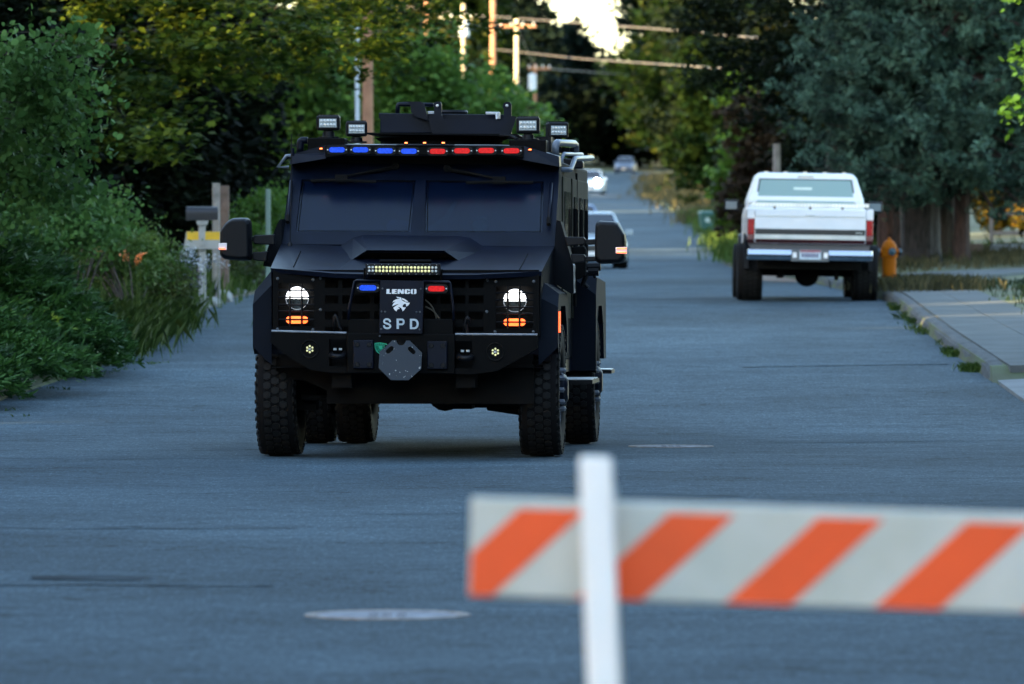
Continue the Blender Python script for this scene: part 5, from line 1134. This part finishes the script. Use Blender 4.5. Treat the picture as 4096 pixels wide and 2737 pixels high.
pole('reddish pole half hidden by the maple leaves', 978, -30, 360, .13, pole_b)
pole('brown utility pole behind the roof lights left of the turret', 843, -60, 150, .13, pole_b)
a = at(819,122,148); m = MB().tube([(a[0],148,gz(a[0],148)),(a[0],148,a[2]+1.5)], .05, 10); o = m.build('conduit_pipe', tranm); o['label'] = 'pale thin pipe standing left of the brown utility pole'; o['category'] = 'pipe'
pole('distant utility pole with crossarm and white transformer right of the green tree', 1226, 148, 480, .13, pole_b, [(1210,1262,158,pole_b)], (1211,1229,170,210))
pole('grey wooden pole rising behind the pickup roof', 1780, 330, 150, .10, pole_g)
def wire(label, pts, r, sag=.0):
    m = MB(); q = [Vector(p) for p in pts]; full = []
    for i in range(len(q)-1):
        for k in range(12):
            t = k/12; p = q[i].lerp(q[i+1], t); p.z -= sag*4*t*(1-t)*(q[i+1]-q[i]).length/100; full.append(p)
    full.append(q[-1]); o = m.tube(full, r, 6).build('power_line', M('cable', (.11,.10,.09), rough=.6)); o['label'] = label; o['category'] = 'power line'; o['group'] = 'power lines across the street'
wire('upper power line crossing the street to the right', [at(900,12,470), at(1020,30,440), at(1520,68,260), at(1760,90,170), at(2600,110,120)], .026)
wire('lower power line crossing the street to the right', [at(1120,112,440), at(1330,135,330), at(1665,158,190), at(1900,175,150), at(2600,190,120)], .026)
wire('thin power line between the far poles', [at(1184,60,450), at(1226,156,480), at(1440,172,560)], .03)

# ------------------------------------------------------------------ right verge: lawn, weeds, bin, fence
rng = np.random.default_rng(101); pts = []
for i in range(1500):
    y = rng.uniform(58, 128); x = 7.45 + rng.uniform(0,1)*7
    if 103 < y < 130 and x < 14.2 and y > 103 + (x-7)*1.2 : 
        if y < 122.5 + (x-7.4)*.9: continue
    pts.append((x, y, gz(x, y)))
tufts('grass', 'mown green lawn right of the sidewalk', pts, .10, .02, leafmat('lawn_blades', (.02,.055,.012), (.04,.085,.02), .3, .6), 102, .5, nper=24, spread=.3)
pts = []
for i in range(900):
    y = rng.uniform(120, 150); x = xr(y) + .3 + rng.uniform(0,1)*9; pts.append((x, y, gz(x, y)))
for i in range(160):
    y = rng.uniform(98, 104.0); x = xr(y) + .25 + rng.uniform(0,1)*1.0; pts.append((x, y, gz(x, y)))
tufts('grass', 'dry tan grass beneath the spruces', pts, .22, .02, lf_dry, 103, .5, nper=16, spread=.3)
pts = []
for i in range(900):
    y = rng.uniform(136, 300); x = xr(y) + .2 + rng.uniform(0,1)**1.3*4.5; pts.append((x, y, gz(x, y)))
tufts('grass', 'green grass on the verge between the bin and the pickup', pts, .42, .035, lf_grass, 104, .4, nper=18, spread=.35)
pts = []
for i in range(900):
    y = rng.uniform(270, 520); x = xr(y) + .2 + rng.uniform(0,1)**1.2*9; pts.append((x, y, gz(x, y)))
tufts('grass', 'pale dry grass beside the far road bend', pts, .5, .07, lf_dry, 105, .4, nper=12, spread=.7)
pts = [(xr(y)-.06+rng.normal()*.05, y, profs(y)) for y in list(rng.uniform(70, 71.2, 16)) + list(rng.uniform(74.5, 77, 9)) + list(rng.uniform(78,95,16))]
tufts('weeds', 'green weeds growing in the gutter along the kerb', pts, .09, .008, lf_grass, 106, .9, nper=26, spread=.05)
pts = [(at(345,825,72.5)[0]+rng.normal()*.06, 72.5+rng.normal()*.5, profs(72.5)) for i in range(5)] + [(xl(y)+rng.uniform(.0,.5), y, profs(y)) for y in rng.uniform(58, 75, 14)]
tufts('weeds', 'small weeds and needles lying on the asphalt at the left', pts, .035, .012, lf_grass, 107, 1.5, nper=7, spread=.05)
# brown gravelly patches beside the road
dirt = M('brown_dirt', (.13,.095,.07), rough=.95, var=.3, scale=3, bump=.5, bscale=30)
def patch(pts, label, k=0):
    mb = MB(); mb.prism([(x, y, max(profs(y), gz(x, y) if x < xl(y) or x > xr(y) else profs(y)) + .006) for x, y in pts], [(x, y, profs(y)-.03) for x, y in pts]); o = mb.build('dirt_patch', dirt); o['kind'] = 'structure'; o['label'] = label
patch([(xr(124)-.02,124),(xr(124)-.75,127),(xr(132)-.95,133),(xr(142)-.5,141),(xr(146)-.02,147)], 'brown dirt spilling onto the road left of the pickup')
patch([(xl(100)+.02,100),(xl(104)+.25,104),(xl(112)+.45,112),(xl(122)+.3,124),(xl(130)+.02,132)], 'brown dirt along the left road edge by the truck')
# recycling bin
bx = 7.55; by = 246; z = gz(xr(by)+.1, by)
t = thing('wheelie_bin', 'dark green wheeled recycling bin on the verge left of the pickup', 'bin', (bx, by, z), R(10)); binm = M('bin_green', (.012,.07,.065), rough=.45)
MB().prism([(-.20,-.22,.05),(.20,-.22,.05),(.20,.20,.05),(-.20,.20,.05)], [(-.26,-.28,.80),(.26,-.28,.80),(.26,.26,.80),(-.26,.26,.80)]).build('bin_body', binm, t); MB().prism([(-.28,-.31,.80),(.28,-.31,.80),(.28,.30,.80),(-.28,.30,.80)], [(-.25,-.24,.87),(.25,-.24,.87),(.25,.28,.89),(-.25,.28,.89)]).build('lid', binm, t)
for s in (-1,1): MB().lathe([(.10,-.03),(.10,.03)], (s*.22,.22,.10), axis='x', n=14).build('wheel', black, t)
MB().box(-.09,.09,-.275,-.26,.45,.62).build('label_patch', M('bin_label', (.25,.35,.36)), t)
# fence and low timber behind the lawn
fence = thing('wire_fence', 'low wooden rail fence across the lawn at the right edge', 'fence', (12.5, 165, gz(12.5,165))); fz = gz(12.5,165)
for i in range(5):
    MB().box(i*2.4-.05, i*2.4+.05, -.05, .05, -.3, 1.1+.05*i).build('fence_post', pole_g, fence)
for zz in (.45, .95):
    for i in range(4): MB().box(i*2.4+.05, (i+1)*2.4-.05, -.02, .02, zz+.05*i, zz+.05*i+.10).build('rail', pole_g, fence)
o = MB().box(-.9,.9,-.12,.12,0,.22).build('timber_edging', wood_b, None, bevel=.02, loc=(at(2150,590,128)[0],128,gz(9,128)+.02)); o['label'] = 'weathered timber lying at the edge of the dry grass'; o['category'] = 'timber'
o = MB().prism([(-.42,-.2,0),(.42,-.2,0),(.42,.2,0),(-.42,.2,0)],[(-.36,-.15,.14),(.36,-.15,.14),(.36,.15,.14),(-.36,.15,.14)]).build('flat_stone', rock, None, bevel=.03, loc=(at(2314,590,128)[0],128,gz(11,128)+.02)); o['label'] = 'pale flat stone on the lawn at the right edge'; o['category'] = 'rock'

# ------------------------------------------------------------------ the parked pickup
pw = M('pickup_white', (.58,.62,.66), rough=.4, var=.03, spec=.25); maroon = M('pickup_maroon', (.022,.003,.005), rough=.6, spec=.1); chrome = M('chrome', (.75,.77,.80), rough=.12, metal=1.0, var=.02); redt = M('tail_lamp_red', (.26,.004,.007), rough=.25, var=.15, scale=15); gtrim = M('tailgate_black', (.015,.016,.017), rough=.4); satin = M('satin_silver', (.5,.52,.52), rough=.35, metal=.4)
pk = thing('pickup_truck', 'white lifted pickup truck with maroon stripe parked facing away at the right kerb', 'pickup truck', (4.60, 98.0, profs(98)), 0); pk.rotation_euler = (0, R(.9), R(-.6))
def loft(secs, name, mat, parent, bevel=0, smooth=False):
    m = MB(); n = len(secs[0])
    for s in secs: m.v += s
    m.f = [tuple(range(n)), tuple(range(len(secs)*n-1, (len(secs)-1)*n-1, -1))]
    for i in range(len(secs)-1): m.f += [(i*n+k, (i+1)*n+k, (i+1)*n+(k+1)%n, i*n+(k+1)%n) for k in range(n)]
    return m.build(name, mat, parent, bevel=bevel, smooth=smooth)
W = .975
def psec(y, w, zb, zt_, ins=.03): return [(-w+ins*2,y,zb),(w-ins*2,y,zb),(w,y,zb+.22),(w,y,zt_-.12),(w-ins,y,zt_),(-w+ins,y,zt_),(-w,y,zt_-.12),(-w,y,zb+.22)]
# bed (walls and floor), cab lower body and bonnet
loft([psec(.0,W,.80,1.40), psec(2.05,W,.80,1.42)], 'bed_box', M('bed_dark', (.05,.05,.055)), pk)
m = MB()
for s in (-1,1): m.box(s*W-.0 if s<0 else W-.10, s*W+.10 if s<0 else W, -.01, 2.06, .98, 1.445)
m.build('bed_side', pw, pk, bevel=.02)
loft([psec(2.06,W,.62,1.47), psec(3.3,W,.62,1.47), psec(3.6,W*.99,.62,1.40), psec(5.2,W*.95,.62,1.30), psec(5.35,W*.9,.70,1.15)], 'cab_body', pw, pk, bevel=.015)
tg = MB().box(-.86,.86,-.055,-.012,.90,1.43).build('tailgate', pw, pk, bevel=.012)
MB().box(-.85,.85,-.064,-.056,1.315,1.33).build('tailgate_crease', satin, tg)
MB().box(-.85,.85,-.066,-.055,1.036,1.122).build('black_band', gtrim, tg)
MB().box(-.85,.85,-.068,-.055,.968,1.034).build('silver_band', satin, tg)
MB().box(-.85,.85,-.064,-.055,.905,.962).build('maroon_band', maroon, tg)
MB().box(-.07,.07,-.075,-.055,1.33,1.375).build('handle', pw, tg, bevel=.01)
for k in range(6): MB().box(.705+k*.018, .717+k*.018, -.070, -.066, 1.067, 1.085).build('badge', satin, tg)
for s in (-1,1):
    tl_ = MB().box(s*.918-.05, s*.918+.05, -.05, .04, 1.03, 1.27).build('tail_light', redt, pk, bevel=.01); MB().box(s*.918-.048, s*.918+.048, -.052, .03, .955, 1.028).build('reverse_lamp', M('lamp_smoke', (.12,.05,.05), rough=.3), tl_)
    MB().box(s*.918-.05, s*.918+.05, -.045, .02, .90, .953).build('stripe', maroon, pk)
    MB().box(s*.92-.055, s*.92+.055, -.04, .02, 1.275, 1.44).build('corner_panel', pw, pk, bevel=.01)
    MB().box(s*.976-.002, s*.976+.002, .05, 2.0, .95, 1.02).build('side_stripe', maroon, pk)
bp_ = MB(); bp_.prism([(-.95,-.16,.64),(.95,-.16,.64),(.97,-.20,.705),(-.97,-.20,.705)], [(-.97,.0,.64),(.97,.0,.64),(.98,.0,.705),(-.98,.0,.705)])
bmp = bp_.build('bumper', chrome, pk, bevel=.008)
MB().prism([(-.97,-.19,.725),(.97,-.19,.725),(.95,-.13,.80),(-.95,-.13,.80)], [(-.98,.0,.725),(.98,.0,.725),(.97,.0,.80),(-.97,.0,.80)]).build('upper_bumper', chrome, bmp, bevel=.006)
MB().box(-.95,.95,-.17,0,.703,.727).build('bumper_groove', black, bmp)
MB().box(-.29,.29,-.215,-.16,.62,.80).build('plate_recess', M('recess_grey', (.10,.11,.12), rough=.4, metal=.3), bmp, bevel=.01)
npk = MB().box(-.165,.165,-.225,-.215,.655,.80).build('number_plate', M('plate_blue_white', (.45,.55,.62), rough=.5, var=.15, scale=20), pk)
MB().box(-.16,.16,-.228,-.2255,.765,.797).build('plate_band', M('plate_red', (.28,.06,.08)), npk)
for k in range(7): MB().box(-.13+k*.038, -.105+k*.038, -.228,-.2255,.685,.75).build('plate_character', M('plate_ink', (.06,.04,.12)), npk)
for s in (-1,1): MB().box(s*.24-.03,s*.24+.03,-.22,-.21,.68,.76).build('plate_lamp', letw, bmp)
# cab
def cabsec(z, w, yr, yf): return [(-w,yr,z),(w,yr,z),(w,yf,z),(-w,yf,z)]
cab = loft([cabsec(1.45,.935,2.10,3.60), cabsec(1.60,.92,2.12,3.52), cabsec(1.95,.81,2.30,3.05), cabsec(2.03,.745,2.38,2.95)], 'cab_top', pw, pk, bevel=.045)
def onrear(x, z, o=.0): return (x, 2.10+(z-1.45)*.42-.012-o, z)
m = MB(); q = [(-.80,1.53),(.80,1.53),(.735,1.935),(-.735,1.935)]; m.prism([onrear(a,b,.02) for a,b in q],[onrear(a,b,-.02) for a,b in q]); m.build('window_seal', gtrim, cab)
rg = bpy.data.materials.new('pale_rear_glass'); rg.use_nodes = True; b = rg.node_tree.nodes['Principled BSDF']; b.inputs['Base Color'].default_value = (.19,.29,.30,1); b.inputs['Roughness'].default_value = .5; b.inputs['Specular IOR Level'].default_value = .05
m = MB(); q = [(-.775,1.545),(.775,1.545),(.712,1.915),(-.712,1.915)]; m.prism([onrear(a,b_,.026) for a,b_ in q],[onrear(a,b_,.0) for a,b_ in q]); m.build('rear_window', rg, cab)
m = MB(); m.prism([onrear(a,b_,.03) for a,b_ in [(-.19+.16*0,1.76),(.10,1.76),(.10,1.80),(-.19,1.80)]],[onrear(a,b_,.026) for a,b_ in [(-.19,1.76),(.10,1.76),(.10,1.80),(-.19,1.80)]]); m.build('window_sticker', M('sticker_pale', (.45,.55,.52)), cab)
MB().box(-.13,.13,2.30,2.36,1.945,1.985).build('brake_lamp', M('brake_lamp_cream', (.4,.38,.33)), cab)
for s in (-1,1):
    mm = MB(); mm.prism([(s*.905,2.35,1.52),(s*.905,3.35,1.52),(s*.80,2.95,1.88),(s*.79,2.45,1.88)],[(s*.87,2.35,1.52),(s*.87,3.35,1.52),(s*.77,2.95,1.88),(s*.76,2.45,1.88)]); mm.build('side_glass', winm, cab)
for i in range(5): MB().box(-.62+i*.31-.03,-.62+i*.31+.03,2.55,2.65,2.03,2.05).build('clearance_light', M('amber_dull', (.55,.50,.40)), cab)
# chromed bed rail across the tail
rl = MB()
for i in range(34):
    x = -.88+i*.0535; rl.box(x-.017,x+.017,.09,.14,1.475,1.525)
rl.box(-.92,.92,.105,.135,1.465,1.478); rl.box(-.92,.92,.105,.135,1.512,1.522); o = rl.build('bed_rail', M('rail_chrome', (.85,.84,.76), rough=.5), pk); 
for x in (-.55,0,.5): MB().box(x-.02,x+.02,.10,.13,1.40,1.47).build('rail_foot', gtrim, pk)
for s in (-1,1): MB().tube([(s*.90,.12,1.52),(s*.90,2.0,1.52)], .018, 8).build('bed_side_rail', chrome, pk)
for s, e in ((-1,1.08),(1,1.03)):
    r_ = bpy.data.objects.new('door_mirror', None); col.objects.link(r_); r_.parent = pk
    MB().box(min(s*1.03,s*1.27),max(s*1.03,s*1.27),3.15,3.27,1.42,1.60).build('mirror_housing', blackp, r_, bevel=.03); MB().box(min(s*1.06,s*1.24),max(s*1.06,s*1.24),3.13,3.145,1.45,1.57).build('mirror_glass', M('mirror_glass', (.12,.15,.17), rough=.3, metal=.0), r_); MB().box(min(s*.9,s*1.04),max(s*.9,s*1.04),3.2,3.25,1.48,1.53).build('arm', blackp, r_)
for s in (-1,1):
    wheel(pk, s*.90, 1.1, .455, .37, s, tread=True, rimr=.20, hubout=.0, rimmat=chrome); wheel(pk, s*.90, 4.5, .455, .34, s, tread=False, rimr=.20, hubout=.0, rimmat=chrome)
    for y0 in (1.1,4.5):
        m = MB(); pts_ = [(y0+.58*math.cos(q), .50+.56*math.sin(q)) for q in [math.pi*i/10 for i in range(11)]]; pin = [(y0+.48*math.cos(q), .50+.46*math.sin(q)) for q in [math.pi*i/10 for i in range(11)]]
        m.prism([(s*1.0,a,b_) for a,b_ in pts_+pin[::-1]],[(s*.93,a,b_) for a,b_ in pts_+pin[::-1]]); m.build('wheel_arch', blackp, pk)
m = MB(); m.tube([(-.85,1.1,.455),(.85,1.1,.455)], .06, 8); m.lathe([(0,-.2),(.13,-.13),(.19,0),(.13,.12),(0,.16)], (0,1.1,.42), axis='y', n=16); m.box(-.80,.80,.2,5.0,.50,.82); m.box(-.46,-.38,.6,1.6,.36,.5); m.box(.42,.47,.5,.9,.34,.5); m.build('undercarriage', black, pk)

# ------------------------------------------------------------------ cars farther up the road
def car(label, X, Y, rz, colr, H=1.45, L=4.6, W_=1.8, suv=False, lit=(), group='cars coming down the street', cglass_=None):
    z = profs(Y); t = thing('parked_car' if not lit else 'oncoming_car', label, 'car', (X, Y, z), rz, group); paint = M('paint_%d' % int(Y), colr, rough=.3, coat=.5, var=.03); w = W_/2; zb = .18; zh = .62*H/1.0 if suv else .60*H
    def s(y, ww, z0, z1): return [(-ww+.05,y,z0),(ww-.05,y,z0),(ww,y,z0+.12),(ww,y,z1-.16),(ww-.07,y,z1),(-ww+.07,y,z1),(-ww,y,z1-.16),(-ww,y,z0+.12)]
    loft([s(0,w*.80,.28,.56), s(.10,w*.92,.20,.68), s(.5,w*.98,zb,.78), s(1.2,w,zb,zh), s(2.4,w,zb,zh+.03), s(3.6,w,zb,zh+.04), s(4.2,w*.97,zb,zh+.02), s(L-.12,w*.92,.22,zh-.05), s(L,w*.85,.3,zh-.2)], 'car_body', paint, t, bevel=.02)
    g0, g1 = (1.15, 4.3) if suv else (1.15, 4.0); r0, r1 = (1.85, 4.1) if suv else (1.95, 3.25)
    roof = loft([[(-w*.94,g0,zh-.02),(w*.94,g0,zh-.02),(w*.94,g1,zh-.02),(-w*.94,g1,zh-.02)], [(-w*.70,r0,H-.03),(w*.70,r0,H-.03),(w*.70,r1,H-.03),(-w*.70,r1,H-.03)], [(-w*.62,r0+.15,H),(w*.62,r0+.15,H),(w*.62,r1-.15,H),(-w*.62,r1-.15,H)]], 'car_roof', paint, t, bevel=.03)
    gl = M('car_window', (.012,.016,.022), rough=.06, spec=1.0)
    def lerp(u, v, k): return tuple(u[i]+(v[i]-u[i])*k for i in range(3))
    A, B, C, D_ = (-w*.94,g0,zh-.02),(w*.94,g0,zh-.02),(w*.70,r0,H-.03),(-w*.70,r0,H-.03)
    def pane(A, B, C, D_, off, nm):
        P0 = [lerp(lerp(A,B,u),lerp(D_,C,u),v) for u, v in ((.06,.08),(.94,.08),(.94,.93),(.06,.93))]; m = MB(); m.prism([(p[0]+off[0],p[1]+off[1],p[2]+off[2]) for p in P0], [(p[0]-off[0],p[1]-off[1],p[2]-off[2]) for p in P0]); m.build(nm, gl, roof)
    pane(A,B,C,D_,(0,-.010,.010),'windshield'); E_, F_, G_, H_ = (-w*.94,g1,zh-.02),(w*.94,g1,zh-.02),(w*.70,r1,H-.03),(-w*.70,r1,H-.03)
    pane(E_,F_,G_,H_,(0,.010,.010),'rear_window'); pane(B,F_,G_,C,(.012,0,.004),'side_glass'); pane(A,E_,H_,D_,(-.012,0,.004),'side_glass')
    for sx in (-1,1):
        for y0 in (.85, L-.95): wheel(t, sx*(w-.11), y0, .33, .22, sx, tread=False, rimr=.19, hubout=-.02, rimmat=silverp)
        MB().box(min(sx*w*.98,sx*(w+.17)),max(sx*w*.98,sx*(w+.17)),1.45,1.55,zh-.02,zh+.12).build('door_mirror', paint, t, bevel=.02)
        hm_ = headm if sx in lit else M('headlight_off', (.35,.37,.40), rough=.15, metal=.3); MB().prism([(sx*w*.55,.04,.52),(sx*w*.90,.14,.54),(sx*w*.90,.16,.66),(sx*w*.55,.06,.64)],[(sx*w*.55,.3,.52),(sx*w*.90,.3,.54),(sx*w*.90,.3,.66),(sx*w*.55,.3,.64)]).build('headlight', hm_, t)
    MB().box(-w*.45,w*.45,-.01,.06,.44,.60).build('grille', gtrim, t); MB().box(-w*.7,w*.7,.02,.10,.25,.38).build('lower_intake', gtrim, t); MB().box(-.16,.16,-.03,-.01,.34,.44).build('number_plate', letw, t)
    return t
car('light silver sedan right behind the armored truck', at(1357,600,160)[0], 158, R(2), (.26,.33,.37))
car('dark blue car between the silver sedan and the car with headlights', at(1325,480,208)[0], 208, R(2), (.05,.10,.20), H=1.5)
car('far car coming downhill with one bright headlight', at(1350,440,405)[0], 405, R(-4), (.30,.38,.46), H=1.62, suv=True, lit=(2,))
hl_ = MB().lathe([(0,-.03),(.13,-.02),(.15,.04),(0,.06)], (.52,-.06,.86), axis='y', n=16).build('headlight', M('high_beam', (1,1,1), emis=(1,.98,.93), es=60), [o for o in bpy.data.objects if o.name.startswith('oncoming_car')][0])
car('far blue car parked at the top of the hill', at(1427,397,590)[0], 585, R(-6), (.03,.05,.09), H=1.55, suv=True)
for o_ in bpy.data.objects:
    if o_.name.startswith('background_tree') and 0: pass
# dark car body nearer the verge at the right far bend
# ------------------------------------------------------------------ the barricade in front
Yb = 12.9; kb_ = Yb/14500.0
lp = at(1080, 1140, Yb); bar = thing('road_barricade', 'orange and white striped road barricade with white legs across the lower right', 'barricade', (lp[0], Yb, lp[2]), 0); bar.rotation_euler = (0, R(1.75), 0)
pwh = M('board_white', (.58,.60,.50), rough=.55, var=.10, scale=5, c2=(.66,.66,.58)); por = M('sheeting_orange', (1.0,.115,.018), rough=.55, var=.06, scale=6); pedge = M('board_edge', (.50,.50,.56), rough=.6)
hh = .203; LL = 2.44
m = MB(); m.prism([(0,0,0),(LL,0,0),(LL,0,-hh),(0,0,-hh)], [(0,.028,0),(LL,.028,0),(LL,.028,-hh),(0,.028,-hh)]); board = m.build('board', pwh, bar, bevel=.006)
def clip(poly, x0, x1):
    for sgn, lim in ((1, x0), (-1, x1)):
        out = []
        for i in range(len(poly)):
            a, b = poly[i], poly[(i+1) % len(poly)]; ia = sgn*(a[0]-lim) >= 0; ib = sgn*(b[0]-lim) >= 0
            if ia: out.append(a)
            if ia != ib: t = (lim-a[0])/(b[0]-a[0]); out.append((lim, a[1]+(b[1]-a[1])*t))
        poly = out
        if not poly: return []
    return poly
per = 342*kb_; wd = 150*kb_; dx_ = 208*kb_; zt0, zb0 = -.020, -hh+.003
for k in range(9):
    xb = (985 + 342*k - 1080)*kb_ - .0; q = clip([(xb, zb0), (xb+wd, zb0), (xb+wd+dx_, zt0), (xb+dx_, zt0)], .003, LL-.003)
    if len(q) > 2:
        m = MB(); m.prism([(a, -.0015, b_) for a, b_ in q], [(a, .004, b_) for a, b_ in q]); m.build('orange_stripe', por, board)
# legs: an A frame at each end of the board
def leg(x, front, tilt, mat, topz):
    w = .034; m = MB(); dz = 1.12
    y0 = -.055 if front else .06; sp = -.30 if front else .38
    m.prism([(x-w, y0-.018, topz),(x+w, y0-.018, topz),(x+w, y0+.018, topz),(x-w, y0+.018, topz)], [(x-w+tilt, y0-.018+sp, topz-dz),(x+w+tilt, y0-.018+sp, topz-dz),(x+w+tilt, y0+.018+sp, topz-dz),(x-w+tilt, y0+.018+sp, topz-dz)])
    return m.build('leg', mat, bar, bevel=.008)
for x in (281*kb_, 2.12):
    leg(x, True, .072, white, .092); leg(x+.012, False, .085, M('leg_grey', (.45,.50,.50), rough=.5), .03)

# ------------------------------------------------------------------ small pieces: apart where few, one mass where many
def islands(me):
    n = len(me.vertices); par = list(range(n))
    def find(i):
        while par[i] != i: par[i] = par[par[i]]; i = par[i]
        return i
    for e_ in me.edges:
        a, b = find(e_.vertices[0]), find(e_.vertices[1])
        if a != b: par[a] = b
    return [find(i) for i in range(n)]
SPLIT = {'bumper_edge','hood_seam','bed_side','hood_hinge','bolt','screw','hook_bolt','bulb','crossarm','winch_cable','pivot_bolt','indicator_led','badge'}
MASS = {'lug_nut','led','cooling_fin','web_print','chain','hanging_gear','bed_rail','chassis','front_axle','rear_axle','steering_rod','undercarriage','headlight_guard','roof_rack','stem','branch','dash_box','wiper','swivel_base','bull_guard','plate_character','lid'}
for o_ in list(bpy.data.objects):
    if o_.type != 'MESH' or 'kind' in o_: continue
    nm = o_.name.split('.')[0]
    if nm not in SPLIT and nm not in MASS or len(o_.data.vertices) > 20000: continue
    isl = islands(o_.data); roots = sorted(set(isl))
    if len(roots) < 2: continue
    if nm in MASS or len(roots) > 12:
        if nm in ('stem','branch','led','lug_nut','cooling_fin','web_print','chain','bolt','screw','bed_rail','insulator'): o_['kind'] = 'stuff'
        continue
    me = o_.data; vid = {r_: [] for r_ in roots}
    for i, r_ in enumerate(isl): vid[r_].append(i)
    for r_ in roots:
        mp = {v: k for k, v in enumerate(vid[r_])}; m2 = bpy.data.meshes.new(nm)
        m2.from_pydata([me.vertices[v].co[:] for v in vid[r_]], [], [[mp[v] for v in p_.vertices] for p_ in me.polygons if p_.vertices[0] in mp]); m2.materials.append(me.materials[0])
        c = o_.copy(); c.data = m2; c.name = nm; col.objects.link(c)
    bpy.data.objects.remove(o_)
